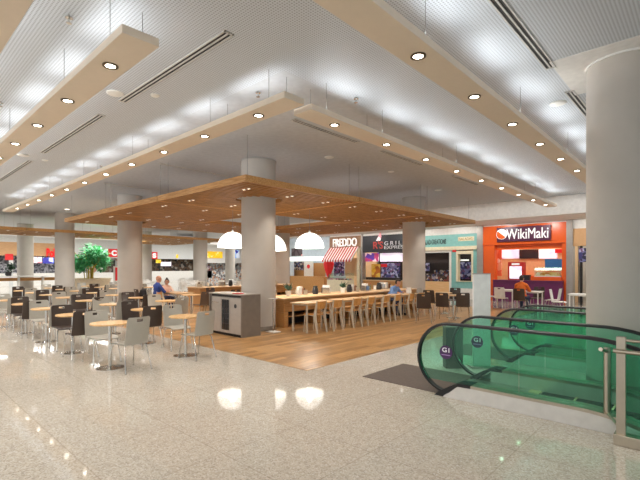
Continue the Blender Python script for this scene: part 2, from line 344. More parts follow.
# columns on an 8 m grid
def column(x, y, plate=False):
    o = structure(MB().lathe([(.45, 0), (.45, CEIL)], n=48).build('column', M['column'], loc=(x, y, 0)))
    MB().lathe([(.45, 0), (.456, 0), (.456, .12), (.45, .12)], n=48).build('skirting', M['skirting'], o)
    pl = MB()
    if plate: pl.box(-.75, .75, -.75, .75, CEIL - .006, CEIL)
    pl.lathe([(.45, CEIL - .03), (.47, CEIL - .03), (.47, CEIL - .006)], n=48)
    pl.build('collar', M['soffit'] if plate else M['collar'], o)
column(-0.86, 7.1, True)
for x in COLS_X[1:]:
    column(x, 7.1); column(x, 15.1)
for x in COLS_X[3:]: column(x, 23.1)
column(-32.8, 31.1)

# ------------------------------------------------------------------ lamps
def spot(loc, energy, angle=110, blend=0.7, radius=0.05, color=(1, .95, .89), rot=(0, 0, 0)):
    l = bpy.data.lights.new('spot_lamp', 'SPOT'); l.energy = energy; l.spot_size = R(angle); l.spot_blend = blend
    l.shadow_soft_size = radius; l.color = color
    o = bpy.data.objects.new('spot_lamp', l); COL.objects.link(o); o.location = loc; o.rotation_euler = rot; return o
def area(loc, sx, sy, energy, rot=(0, 0, 0), color=(1, .95, .88)):
    l = bpy.data.lights.new('area_lamp', 'AREA'); l.shape = 'RECTANGLE'; l.size = sx; l.size_y = sy; l.energy = energy; l.color = color
    o = bpy.data.objects.new('area_lamp', l); COL.objects.link(o); o.location = loc; o.rotation_euler = rot; return o

# long suspended light panels; s0..s1 along their axis
PZ = 3.95; TH = 0.09
DOWN_W, UP_W = 80, 4.6
def light_panel(axis, c0, s0, s1, first, n, step, label, lamps=True, w=.19):
    L = abs(s1 - s0); sg = 1 if s1 > s0 else -1
    base = (s0, c0, PZ) if axis == 'x' else (c0, s0, PZ)
    t = thing('ceiling_light_panel', label, 'ceiling light', base, 0, 'long beige light panels hung below the ceiling')
    def P(a, b, z): return (a * sg, b, z) if axis == 'x' else (b, a * sg, z)
    x0, y0, _ = P(0, -w, 0); x1, y1, _ = P(L, w, 0)
    MB().box(min(x0, x1), max(x0, x1), min(y0, y1), max(y0, y1), 0, TH).build('panel_body', M['panel'], t, bevel=.006)
    up = -1 if axis == 'x' else 1
    for k in range(n):
        a = abs(first - s0) + k * step
        if a > L - .1: break
        p = P(a, 0, 0)
        d = MB().lathe([(.055, -.001), (.085, -.001), (.085, -.012), (.055, -.012), (.055, -.001)], p, 20).build('downlight', M['bezel'], t)
        MB().lathe([(.0005, -.006), (.056, -.006)], p, 20).build('lamp_lens', M['lens'], d)
        if lamps:
            spot((base[0] + p[0], base[1] + p[1], PZ - .02), DOWN_W, 125, .8, .05)
            q = P(a, up * (w - .07), 0)
            dirv = Vector((0, up * .86, .5)) if axis == 'x' else Vector((up * .86, 0, .5))
            ul = area((base[0] + q[0], base[1] + q[1], PZ + TH + .04), 1.0 if axis == 'x' else .1, .1 if axis == 'x' else 1.0, UP_W, color=(.92, .965, 1))
            m3 = Matrix(((1, 0, 0), (0, dirv.z, -dirv.y), (0, dirv.y, dirv.z))) if axis == 'x' else Matrix(((dirv.z, 0, dirv.x), (0, 1, 0), (-dirv.x, 0, dirv.z)))
            ul.rotation_euler = (m3 @ Matrix.Rotation(math.pi, 3, 'X')).to_euler()
    k = .35
    while k < L:
        for b in (-w + .02, w - .02):
            p = P(k, b, TH); MB().cyl(p, (p[0], p[1], CEIL - PZ), .004, n=6).build('hanging_wire', M['wire'], t)
        k += step * 2 if k > 1 else step
light_panel('x', .79, -2.6, -20, -4.2, 9, 1.49, 'wide beige light panel cutting the upper corner, closest to the perforated ceiling edge', w=.2)
light_panel('x', 1.9, -4.23, -28, -5.02, 16, 1.49, 'long beige light panel pointing down the hall beside the two slot vents')
light_panel('x', 4.05, -4.23, -21.5, -5.02, 11, 1.49, 'long beige light panel running along the canopy over the grey chairs')
light_panel('y', -4.45, 4.42, 17.85, 5.15, 9, 1.49, 'long beige light panel running along the canopy towards the orange shop')
light_panel('y', -2.33, 2.1, 18.2, 2.6, 11, 1.49, 'long beige light panel aimed past the big column, over the escalators')

# slot vents, speakers, sprinklers in the ceiling
def slot_vent(axis, c0, a0, a1, label):
    t = thing('ceiling_vent', label, 'air vent', (a0, c0, CEIL) if axis == 'x' else (c0, a0, CEIL), 0, 'linear slot vents in the ceiling')
    L = a1 - a0
    def B(m, u0, u1, v0, v1, z0, z1):
        return m.box(u0, u1, v0, v1, z0, z1) if axis == 'x' else m.box(v0, v1, u0, u1, z0, z1)
    f = MB()
    for v0, v1 in ((-.066, -.048), (-.01, .01), (.048, .066)): B(f, 0, L, v0, v1, -.012, 0)
    B(f, 0, .03, -.066, .066, -.012, 0); B(f, L - .03, L, -.066, .066, -.012, 0); f.build('frame', M['vent_frame'], t)
    d = MB(); B(d, .03, L - .03, -.05, .05, -.003, 0); d.build('slot', M['vent_dark'], t)
for a0, a1, lb in ((-7.3, -4.2, 'long slot vent in perforated ceiling, first one between the two long panels'), (-12, -8.2, 'slot vent between the two long panels, second along the hall'), (-17, -13.1, 'slot vent between the two long panels, third along the hall')):
    slot_vent('x', 2.95, a0, a1, lb)
slot_vent('y', -1.64, 3.4, 6.55, 'long slot vent pointing at the big column, first of the two near it')
slot_vent('y', -1.64, 7.6, 10.6, 'slot vent running behind the top of the big column')
for a0, a1, lb in ((5.5, 7.5, 'slot vent inside the plain ceiling at the canopy corner panel'), (8.4, 10.4, 'slot vent in plain ceiling, second beside the panel towards the orange shop'), (12.2, 14.2, 'slot vent in plain ceiling, third beside the panel towards the orange shop')):
    slot_vent('y', -5.8, a0, a1, lb)
slot_vent('y', -10.9, 5.4, 7.6, 'slot vent in plain ceiling above the canopy edge, near the waste cabinet column')
slot_vent('y', -14.8, 5.4, 7.0, 'slot vent in plain ceiling above the canopy, towards the second column')
def at_ceiling(px, py):
    d = F_PX * (CEIL - EYE) / (HORIZON - py); a, b = ray(px); return a * d, b * d
def ceiling_disc(px, py, r, name, label, lit=False):
    x, y = at_ceiling(px, py)
    t = thing(name, label, 'ceiling speaker' if name == 'ceiling_speaker' else 'detector', (x, y, CEIL), 0, 'white discs in the ceiling')
    MB().lathe([(r, 0), (r, -.012), (r * .9, -.02), (.001, -.022)], n=28).build('rim', M['white'], t)
    MB().lathe([(r * .8, -.0225), (.001, -.025)], n=28).build('grille', M['dim_lens'] if lit else M['white'], t)
ceiling_disc(115, 93, .13, 'ceiling_speaker', 'white round speaker beside the first long panel, before the slot vent')
ceiling_disc(23, 155, .13, 'ceiling_speaker', 'white round speaker farther down beside the first long panel')
ceiling_disc(558, 103, .13, 'ceiling_speaker', 'white round speaker between the escalator panel and the big column')
ceiling_disc(329, 157, .12, 'ceiling_speaker', 'white round speaker in the plain ceiling above the canopy corner')
ceiling_disc(438, 190, .12, 'ceiling_speaker', 'white round speaker in the plain ceiling close to the panel end')
ceiling_disc(391, 171.5, .09, 'smoke_detector', 'small round detector in the plain ceiling above the canopy')
ceiling_disc(155, 95, .07, 'smoke_detector', 'small round detector beside the first slot vent')
ceiling_disc(45, 160, .07, 'smoke_detector', 'small round detector near the second slot vent')
ceiling_disc(67, 209, .12, 'ceiling_speaker', 'lit round ceiling light beyond the far end of the panels', True)
def sprinkler(px, py, label):
    x, y = at_ceiling(px, py)
    t = thing('ceiling_sprinkler', label, 'sprinkler', (x, y, CEIL), 0, 'sprinkler heads')
    MB().cyl((0, 0, 0), (0, 0, -.09), .012, n=8).cyl((0, 0, -.03), (0, 0, -.035), .04, n=14).build('stem', M['chrome'], t)
    MB().cyl((0, 0, -.09), (0, 0, -.094), .03, n=12).build('deflector', M['chrome'], t)
sprinkler(69, 15, 'chrome sprinkler head above the near end of the first long panel')
sprinkler(258, 91, 'chrome sprinkler head above the end of the canopy panel')
sprinkler(356, 97, 'chrome sprinkler head between the two panels over the escalator side')
sprinkler(101, 165, 'chrome sprinkler head above the middle of the canopy panel')
sprinkler(0.5, 101, 'chrome sprinkler head at the picture edge beside the first long panel')

# ------------------------------------------------------------------ timber canopy rafts
CZ = 3.42; RW = 3.86
def in_col(x, y, cols, r=.58): return [c_ for c_ in cols if abs(x - c_[0]) < r]
def raft(i, j, ox, label, lamps=True):
    x0 = -18.55 + i * RW + ox; y0 = 5.28 + j * RW; cx, cy = x0 + RW / 2, y0 + RW / 2; h = RW / 2 - .015
    t = thing('timber_canopy_raft', label, 'ceiling canopy', (cx, cy, CZ), 0, 'timber slat rafts hung around the columns')
    cols = [(X - cx, Y - cy) for X in COLS_X for Y in (7.1, 15.1) if abs(X - cx) < h + .5 and abs(Y - cy) < h + .5]
    s = MB(); step = .15; n = int(2 * h / step)
    for k in range(n):
        x = -h + .06 + k * step
        segs = [(-h + .03, h - .03)]
        for c_ in cols:
            if abs(x + .03 - c_[0]) < .6:
                q = math.sqrt(max(0, .6 ** 2 - (x + .03 - c_[0]) ** 2)); segs = [g for a, b in segs for g in ((a, c_[1] - q), (c_[1] + q, b)) if g[1] - g[0] > .05]
        for a, b in segs: s.box(x, x + .085, a, b, 0, .055)
    s.build('slats', M['slat'], t)
    f = MB(); f.box(-h, h, -h, -h + .03, -.012, .13).box(-h, h, h - .03, h, -.012, .13).box(-h, -h + .03, -h + .03, h - .03, -.012, .13).box(h - .03, h, -h + .03, h - .03, -.012, .13)
    f.build('edge_frame', M['raft_edge'], t)
    r = MB()
    for k in range(7):
        y = -h + .3 + k * (2 * h - .6) / 6
        segs = [(-h + .03, h - .03)]
        for c_ in cols:
            if abs(y - c_[1]) < .6:
                q = math.sqrt(max(0, .6 ** 2 - (y - c_[1]) ** 2)); segs = [g for a, b in segs for g in ((a, c_[0] - q), (c_[0] + q, b)) if g[1] - g[0] > .05]
        for a, b in segs: r.box(a, b, y - .03, y + .03, .055, .11)
    r.build('batten', M['slat'], t)
    for sx in (-1, 1):
        for sy in (-1, 1):
            p = (sx * (h - .2), sy * (h - .2)); MB().cyl((*p, .055), (*p, CEIL - CZ), .005, n=6).build('hanging_wire', M['wire'], t)
    for u, v in ((-.62, -.7), (.62, -.7), (-.62, 0), (.62, 0), (-.62, .7), (.62, .7)):
        p = (u * h, v * h)
        if any(math.hypot(p[0] - a, p[1] - b) < .7 for a, b in cols): continue
        for e in (-.09, .09):
            d = MB().lathe([(.03, 0), (.045, 0), (.045, -.014), (.03, -.014), (.03, 0)], (p[0] + e, p[1], 0), 14).build('downlight', M['white'], t)
            MB().lathe([(.0005, -.008), (.031, -.008)], (p[0] + e, p[1], 0), 14).build('lamp_lens', M['dim_lens'], d)
        if lamps: spot((cx + p[0], cy + p[1], CZ - .03), CAN_W, 125, .8, .06, (1, .91, .8))
    if lamps and (i + j) % 1 == 0:
        l_ = area((cx, cy, CZ + .2), 2.6, 2.6, 6, rot=(math.pi, 0, 0), color=(1, .97, .93))
CAN_W = 60
names = {(2, 0): 'nearest timber canopy raft, around the column behind the waste cabinet', (1, 0): 'timber canopy raft over the grey chairs, second along the long edge', (0, 0): 'timber canopy raft around the second column, at the far end of the long edge',
         (2, 1): 'timber canopy raft over the wooden counter, second towards the shops', (2, 2): 'timber canopy raft around the column in front of the black shop', (1, 2): 'timber canopy raft on the shop side, behind the opening with the pendants',
         (0, 1): 'timber canopy raft across the opening, on the far court side', (0, 2): 'timber canopy raft in the farthest corner, around the column behind'}
for (i, j), lb in names.items(): raft(i, j, 0, lb)
names2 = {(2, -1): 'distant timber canopy raft crossing the picture edge before the pale column', (2, 0): 'distant timber canopy raft around the column in front of the tree', (2, 1): 'distant timber canopy raft on the tree side, beyond the second column',
          (2, 2): 'distant timber canopy raft nearest to the shops', (1, 2): 'distant timber canopy raft behind the one nearest to the shops'}
for (i, j), lb in names2.items(): raft(i, j, -17.2, lb, lamps=False)

# pendant domes
def pendant(x, y, zb, r, label):
    t = thing('pendant_lamp', label, 'pendant lamp', (x, y, zb), 0, 'white dome pendants over the counters')
    prof = [(r * math.cos(a), r * 1.05 * math.sin(a)) for a in [R(k * 7.5) for k in range(12)]] + [(.02, r * 1.05)]
    inner = [(.02, r * 1.05 - .012)] + [((r - .012) * math.cos(a), (r * 1.05 - .012) * math.sin(a)) for a in [R(k * 7.5) for k in range(11, -1, -1)]]
    MB().lathe(prof + inner + [(r, 0)], n=40).build('shade', M['dome'], t)
    MB().cyl((0, 0, r * 1.05), (0, 0, CZ + .0 - zb), .006, n=8).build('cord', M['wire'], t)
    MB().cyl((0, 0, r * 1.05 - .005), (0, 0, r * 1.05 + .06), .03, n=12).build('cap', M['white'], t)
    MB().lathe([(.001, .2), (.05, .22), (.06, .27), (.03, .33), (.03, r * 1.05)], n=14).build('bulb', M['dim_lens'], t)
    l = bpy.data.lights.new('pendant_bulb_lamp', 'POINT'); l.energy = 60; l.shadow_soft_size = .07; l.color = (1, .93, .82)
    o = bpy.data.objects.new('pendant_bulb_lamp', l); COL.objects.link(o); o.location = (x, y, zb + .12)
pendant(-9.1, 9.35, 2.24, .45, 'white dome pendant lamp hanging clear of the column, over the counter items')
pendant(-9.6, 8.2, 2.14, .47, 'white dome pendant lamp half hidden on the shop side of the column')
pendant(-10.8, 7.7, 2.25, .46, 'white dome pendant lamp half hidden on the court side of the column')

# ------------------------------------------------------------------ chairs and tables
def lin(a, b, n): return [a + (b - a) * k / (n - 1) for k in range(n)]
def cafe_chair(name, mat, label, group):
    t = thing(name, label, 'chair', (0, 0, 0), 0, group)
    def back(u, v):     # u across, v up 0..1
        w = .205 - .02 * (1 - v) * 0 - (.03 * max(0, (v - .93) / .07) ** 2) - .012 * v
        return (-.185 - .075 * v - .03 * (1 - (u / .205) ** 2), u / .205 * w, .43 + .435 * v)
    us = [-.205, -.16, -.11, -.055, 0, .055, .11, .16, .205]; vs = [0, .15, .3, .45, .6, .75, .83, .89, .93, .97, 1]
    MB().sheet(back, us, vs, (-.013, 0, .002), skip={(3, 6), (4, 6), (3, 7), (4, 7)}).build('backrest', mat, t)
    def seat(u, v):     # v front..back
        return (.215 - .40 * v, u * (.205 - .012 * (1 - v)) / .205, .455 - .03 * max(0, (.2 - v) / .2) ** 2 - .018 * math.sin(v * 2.6) * (1 - (u / .21) ** 2))
    MB().sheet(seat, us, [0, .05, .1, .2, .4, .6, .8, .95, 1], (0, 0, -.014)).build('seat', mat, t)
    f = MB(); f.tube([(.14, -.17, .428), (-.16, -.16, .425)], .0105); f.tube([(.14, .17, .428), (-.16, .16, .425)], .0105); f.tube([(.12, -.17, .425), (.12, .17, .425)], .0095); f.tube([(-.12, -.16, .42), (-.12, .16, .42)], .0095)
    f.build('seat_frame', M['chrome'], t)
    for sy in (-1, 1):
        MB().tube([(.13, sy * .168, .428), (.165, sy * .19, .39), (.235, sy * .222, .012)], .0105).cyl((.235, sy * .222, 0), (.235, sy * .222, .02), .015).build('leg', M['chrome'], t)
        MB().tube([(-.14, sy * .16, .425), (-.175, sy * .185, .38), (-.265, sy * .222, .012)], .0105).cyl((-.265, sy * .222, 0), (-.265, sy * .222, .02), .015).build('leg', M['chrome'], t)
    return t
G_CH = 'cafe chairs around the round tables'
used = {}
proto = {'grey': cafe_chair('cafe_chair', M['grey_shell'], 'x', G_CH), 'dark': cafe_chair('cafe_chair', M['dark_shell'], 'x', G_CH), 'white': cafe_chair('cafe_chair', M['white'], 'x', G_CH)}
def round_table(label):
    t = thing('round_table', label, 'table', (0, 0, 0), 0, 'round beech pedestal tables')
    MB().lathe([(.001, .715), (.288, .715), (.298, .722), (.298, .738), (.293, .742), (.001, .742)], n=40).build('table_top', M['beech'], t)
    MB().lathe([(.028, .012), (.028, .70), (.09, .70), (.09, .715)], n=16).build('pedestal', M['chrome'], t)
    MB().lathe([(.001, 0), (.215, 0), (.215, .008), (.06, .02), (.028, .03)], n=32).build('base', M['chrome'], t)
    return t
def slab_table(label, top, legm, lx, ly, group, h=.74):
    t = thing('dining_table', label, 'table', (0, 0, 0), 0, group)
    MB().box(-lx, lx, -ly, ly, h - .028, h).build('table_top', top, t, bevel=.006)
    for sx in (-1, 1):
        for sy in (-1, 1): MB().box(sx * (lx - .05) - .018, sx * (lx - .05) + .018, sy * (ly - .06) - .018, sy * (ly - .06) + .018, 0, h - .028).build('leg', legm, t)
    MB().box(-lx + .06, lx - .06, -ly + .07, ly - .07, h - .07, h - .028).build('apron', legm, t)
    return t
proto_t = round_table('x')
def shell_chair(label):
    t = thing('shell_chair', label, 'chair', (0, 0, 0), 0, 'plywood chairs along the wooden counter')
    def back(u, v): return (-.19 - .045 * v - .035 * (1 - (u / .2) ** 2), u * (1 - .12 * v), .60 + .19 * v)
    us = lin(-.2, .2, 9)
    MB().sheet(back, us, lin(0, 1, 5), (-.011, 0, 0)).build('backrest', M['ply'], t)
    def seat(u, v): return (.2 - .37 * v, u * (1.02 - .12 * v), .46 - .02 * math.sin(v * 2.8) * (1 - (u / .21) ** 2))
    MB().sheet(seat, us, lin(0, 1, 7), (0, 0, -.013)).build('seat', M['ply'], t)
    for sy in (-1, 1):
        y = sy * .185
        MB().prism([(-.27, 0), (-.24, 0), (-.13, .43), (-.235, .80), (-.255, .80), (-.215, .45)], y - .013, y + .013).build('leg', M['cream_frame'], t)
        MB().tube([(.17, sy * .17, .44), (.19, sy * .185, .005)], .014).build('leg', M['cream_frame'], t)
    MB().tube([(.17, -.17, .435), (.17, .17, .435)], .012).tube([(.17, -.17, .435), (-.17, -.185, .435)], .012).tube([(.17, .17, .435), (-.17, .185, .435)], .012).build('seat_frame', M['cream_frame'], t)
    return t
proto_s = shell_chair('x')
proto_d = slab_table('x', M['oak_pale'], M['cream_frame'], .3, .6, 'rectangular tables along the wooden counter')
proto_w = slab_table('x', M['white'], M['white'], .34, .34, 'white square tables')
index_children()
first = set()
def place(p, key, x, y, rz, label, group=None, z=0.0):
    if key in first: return dup(p, (x, y, z), rz, label, group)
    first.add(key); p.location = (x, y, z); p.rotation_euler = (0, 0, rz); p['label'] = label
    if group: p['group'] = group
    return p
def chair(kind, x, y, rz, label, group=None, z=0.0): return place(proto[kind], 'c' + kind, x, y, rz, label, group, z)
ORD = ['nearest', 'second', 'third', 'fourth', 'fifth', 'sixth', 'seventh', 'eighth', 'ninth', 'tenth']
rows = [('front', 2.72, [-7.2, -9.0, -10.75, -12.5, -14.25], 0), ('second', 4.14, [-7.18, -9.0, -10.8, -12.5, -14.25, -16.0, -17.75, -19.5], 0),
        ('third', 5.55, [-10.8, -12.5, -14.25, -16.0, -17.75, -19.5, -21.2], 2), ('fourth', 7.3, [-12.55, -18.6, -20.3, -22.0], 3),
        ('fifth', 8.8, [-13.0, -18.6, -20.3, -22.0], 3)]
for rn, Y, XS_, off in rows:
    for k, X in enumerate(XS_):
        parity = round((-7.2 - X) / 1.76) % 2
        z = .004 if (Y > 4.77 and X > -18.6) else 0
        a = rnd.uniform(-1, 1)
        place(proto_t, 't', X, Y - (.08 if X == -7.18 else 0), a, f'round beech table, {ORD[k]} along the {rn} row of chairs', None, z)
        for side in (1, -1):
            kind = 'dark' if parity else 'grey'
            if rn == 'third' and k == 0: kind = 'grey'
            if rn == 'fourth' and k == 0 and side == -1: continue
            col_t = 'grey' if kind == 'grey' else 'dark brown'
            dx = .56 + rnd.uniform(-.02, .02)
            if abs(X + side * dx + 16.8) < .8 and abs(Y - 7.1) < .8: continue
            rz = (math.pi if side > 0 else 0) + rnd.uniform(-.11, .11)
            cy_ = Y + rnd.uniform(-.05, .05)
            if rn == 'front' and k == 0:
                if side > 0: dx, cy_, rz = .36, 2.88, math.pi + .16
                else: cy_, rz = 2.8, .02
            if rn == 'second' and k == 0: dx, cy_, rz = (.33, 4.1, math.pi + .12) if side > 0 else (.74, 4.3, -.1)
            if rn == 'second' and k == 1 and side > 0: dx, cy_ = .44, 3.98
            chair(kind, X + side * dx, cy_, rz, f'{col_t} chair on the {"near" if side > 0 else "far"} side of the {ORD[k]} table, {rn} row', None, z)

# wooden counter with slatted front, and its twin behind
def counter(x, y0, L, label):
    t = thing('wooden_counter', label, 'counter', (x, y0, .004), 0, 'slat fronted wooden counters')   # local: front face at x = 0, body towards -X, length +Y
    MB().box(-1.02, .03, -.03, L, .765, .80).build('counter_top', M['oak_pale'], t, bevel=.006)
    s = MB()
    for k in range(6): s.box(-.02, 0, 0, L, .445 + k * .055, .478 + k * .055)
    for k in range(6): s.box(-.98, -.02, 0, .02, .445 + k * .055, .478 + k * .055)
    s.build('front_slats', M['oak'], t)
    MB().box(-.98, -.035, .03, L - .02, .42, .765).build('carcass', M['oak'], t)
    ends = [(-.98, 0, 0, .16), (-.98, 0, L - .3, L - .02)]; y = 1.35
    while y < L - 1: ends.append((-.9, 0, y, y + .12)); y += 1.45
    for e in ends: MB().box(*e, 0, .42).build('plinth', M['oak'], t)
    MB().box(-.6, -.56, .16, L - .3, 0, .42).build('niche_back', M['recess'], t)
    MB().box(-.56, -.04, .165, L - .3, .27, .29).build('niche_shelf', M['oak'], t)
    return t
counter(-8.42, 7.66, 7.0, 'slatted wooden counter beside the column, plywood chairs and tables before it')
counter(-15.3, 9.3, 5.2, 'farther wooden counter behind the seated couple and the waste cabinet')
t = thing('wooden_bench', 'plain wooden bench between the slatted counter and its tables', 'bench', (-8.18, 9.3, .004), 0)
MB().box(-.17, .17, 0, 5, .4, .44).build('seat', M['oak'], t)
for y in (.1, 1.7, 3.2, 4.8): MB().box(-.14, .14, y, y + .05, 0, .4).build('leg', M['oak'], t)
for k in range(4):
    Y = 8.02 + 1.45 * k
    place(proto_d, 'd', -7.62, Y, 0, f'pale rectangular table at the wooden counter, {ORD[k]} to the column' if k == 0 else f'pale rectangular table at the wooden counter, {ORD[k]} from the column', None, .004)
    for q, s in enumerate((-.3, .3)):
        place(proto_s, 's', -7.33 + rnd.uniform(-.03, .03), Y + s + rnd.uniform(-.03, .03), math.pi + rnd.uniform(-.06, .06), f'plywood chair at the {ORD[k]} counter table, {"column side" if q == 0 else "shop side"}', None, .004)
# objects on the counters
def put(name, label, cat, x, y, z, parts, group=None):
    if len(parts) == 1:
        o = parts[0][0].build(name, parts[0][2], None, (x, y, z)); return tag(o, label, cat, group)
    t = thing(name, label, cat, (x, y, z), rnd.uniform(-.5, .5), group)
    for mb, nm, mt in parts: mb.build(nm, mt, t)
    return t
def cup(r=.04, h=.11): return [(MB().lathe([(.001, 0), (r * .75, 0), (r, h), (r * .92, h), (r * .68, .008), (.001, .008)], n=18), 'cup', M['paper'])]
def napkin_box(w=.09, h=.13, m='chrome'): return [(MB().box(-w, w, -.05, .05, 0, h), 'holder', M[m]), (MB().box(-w * .8, w * .8, -.03, .03, h, h + .05), 'napkins', M['paper'])]
def jar(): return [(MB().lathe([(.001, 0), (.06, 0), (.07, .05), (.06, .13), (.045, .15)], n=18), 'body', M['black_plastic']), (MB().lathe([(.05, .15), (.05, .18), (.001, .185)], n=18), 'lid', M['black_plastic'])]
def pot_plant(m='leaf_dark'):
    g = MB()
    for k in range(26):
        a, e = rnd.uniform(0, 6.28), rnd.uniform(.3, 1.3); L = rnd.uniform(.12, .22)
        d = Vector((math.cos(a) * math.cos(e), math.sin(a) * math.cos(e), math.sin(e))); s = Vector((-math.sin(a), math.cos(a), 0)) * .022; b = Vector((0, 0, .12)); z = Vector((0, 0, .004))
        q = [b, b + d * L * .5 + s, b + d * L, b + d * L * .5 - s]; g.add(q + [p + z for p in q], [(0, 1, 2, 3), (7, 6, 5, 4), (0, 4, 5, 1), (1, 5, 6, 2), (2, 6, 7, 3), (3, 7, 4, 0)])
    return [(MB().lathe([(.001, 0), (.05, 0), (.07, .12), (.06, .12), (.05, .1), (.001, .1)], n=16), 'pot', M['paper']), (g, 'foliage', M[m])]
def bottle(): return [(MB().lathe([(.001, 0), (.035, 0), (.035, .14), (.014, .19), (.014, .24)], n=16), 'body', M['amber']), (MB().lathe([(.016, .24), (.016, .262), (.001, .263)], n=12), 'cap', M['red'])]
def caddy(): return [(MB().box(-.1, .1, -.06, .06, 0, .012).box(-.1, -.09, -.06, .06, 0, .09).box(.09, .1, -.06, .06, 0, .09), 'tray', M['cream_frame']), (MB().box(-.08, -.01, -.05, .05, .012, .15), 'napkins', M['paper']), (MB().lathe([(.001, .012), (.03, .012), (.03, .12), (.001, .13)], (.05, 0, 0), 14), 'shaker', M['clay'])]
def grow(fn, k):
    def f():
        r_ = fn()
        for m_, _, _ in r_: m_.v = [(a * k, b * k, c * k) for a, b, c in m_.v]
        return r_
    return f
items = [('napkin_holder', 'grey napkin holder', 'napkin holder', grow(napkin_box, 1.5)), ('paper_cup', 'white paper cup', 'cup', grow(cup, 1.5)), ('storage_jar', 'black lidded jar', 'jar', grow(jar, 1.4)), ('potted_herb', 'small potted herb', 'plant', grow(pot_plant, 1.3)), ('condiment_caddy', 'condiment caddy with napkins', 'caddy', grow(caddy, 1.6)), ('glass_bottle', 'glass bottle with red cap', 'bottle', bottle)]
seq = [0, 3, 1, 4, 2, 0, 1, 3, 2, 4, 0, 5, 1, 2, 0, 4]
cnt = {}
for k, q in enumerate(seq):
    nm, lb, cat, fn = items[q]; cnt[q] = cnt.get(q, 0) + 1
    y = 7.95 + k * .4; x = -9.2 + rnd.uniform(-.12, .3)
    put(nm, f'{lb} on the wooden counter, {ORD[cnt[q] - 1]} {"to" if cnt[q] == 1 else "from"} the column', cat, x, y, .804, fn(), 'small items on the near wooden counter')
for k, q in enumerate([4, 1, 0, 2, 1, 5, 0, 3, 4]):
    nm, lb, cat, fn = items[q]; cnt[q + 10] = cnt.get(q + 10, 0) + 1
    put(nm, f'{lb} on the farther counter, {ORD[cnt[q + 10] - 1]} from its near end', cat, -15.8 + rnd.uniform(-.2, .2), 9.6 + k * .5, .804, fn(), 'small items on the farther wooden counter')

# slim stand beside the column
t = thing('pole_stand', 'slim white stand on a flat plate beside the column and counter', 'stand', (-8.12, 7.02, .004), 0)
MB().box(-.16, .16, -.12, .12, 0, .02).build('base_plate', M['white'], t, bevel=.004); MB().cyl((0, 0, .02), (0, 0, .84), .014).build('pole', M['chrome'], t); MB().box(-.1, .1, -.07, .07, .84, .855).build('top_plate', M['white'], t)

# waste cabinet
t = thing('waste_cabinet', 'grey steel waste cabinet with black glass door by the column', 'cabinet', (-9.25, 5.9, .004), 0)
W, D, H = 1.32, .56, .985
MB().box(W - .03, W, 0, D, 0, H).box(.06, .09, 0, D, 0, H).box(.09, W - .03, D - .03, D, 0, H).box(.09, W - .03, .02, D - .03, .06, .09).box(.09, W - .03, .02, D - .03, H - .14, H).box(.09, W - .03, .05, .07, .09, H - .14).build('carcass', M['cab_side'], t)
MB().box(0, W + .005, -.03, D, H, H + .025).build('worktop', M['cab'], t, bevel=.004)
MB().box(0, .04, -.02, .04, 0, H).build('side_post', M['cab_side'], t)
MB().box(.1, W - .04, -.004, .018, H - .05, H - .012).build('header_panel', M['cab_dark'], t)
MB().box(.1, W - .04, .03, .05, 0, .055).build('toe_kick', M['recess'], t)
d1 = MB().box(.1, .47, 0, .022, .07, H - .07).build('door', M['cab'], t, bevel=.003); MB().tube([(.13, -.03, H - .2), (.42, -.03, H - .2)], .01).cyl((.14, -.03, H - .2), (.14, .0, H - .2), .007).cyl((.41, -.03, H - .2), (.41, 0, H - .2), .007).build('handle', M['chrome'], d1)
d2 = MB().box(.48, .51, 0, .022, .07, H - .07).box(.83, .86, 0, .022, .07, H - .07).box(.51, .83, 0, .022, .07, .13).box(.51, .83, 0, .022, H - .12, H - .07).build('door', M['cab'], t)
g = MB().box(.51, .83, .008, .02, .13, H - .12).build('glass_panel', M['cab_dark'], d2)
lt = MB()
for k in range(4): lt.box(.51, .83, .002, .008, .28 + k * .12, .288 + k * .12)
lt.box(.626, .632, .002, .008, .13, H - .12).box(.712, .718, .002, .008, .13, H - .12).build('lattice', M['interior_dark'], d2)
d3 = MB().box(.87, W - .035, 0, .022, .07, H - .07).build('door', M['cab'], t, bevel=.003)
MB().cyl((1.08, -.004, H - .26), (1.08, .01, H - .26), .05, n=24).build('waste_slot', M['black'], d3)
o = MB().box(-.12, .12, -.08, .08, 0, .02).build('serving_tray', M['red'], None, (-8.2, 6.0, 1.015)); tag(o, 'small red tray on top of the waste cabinet', 'tray')

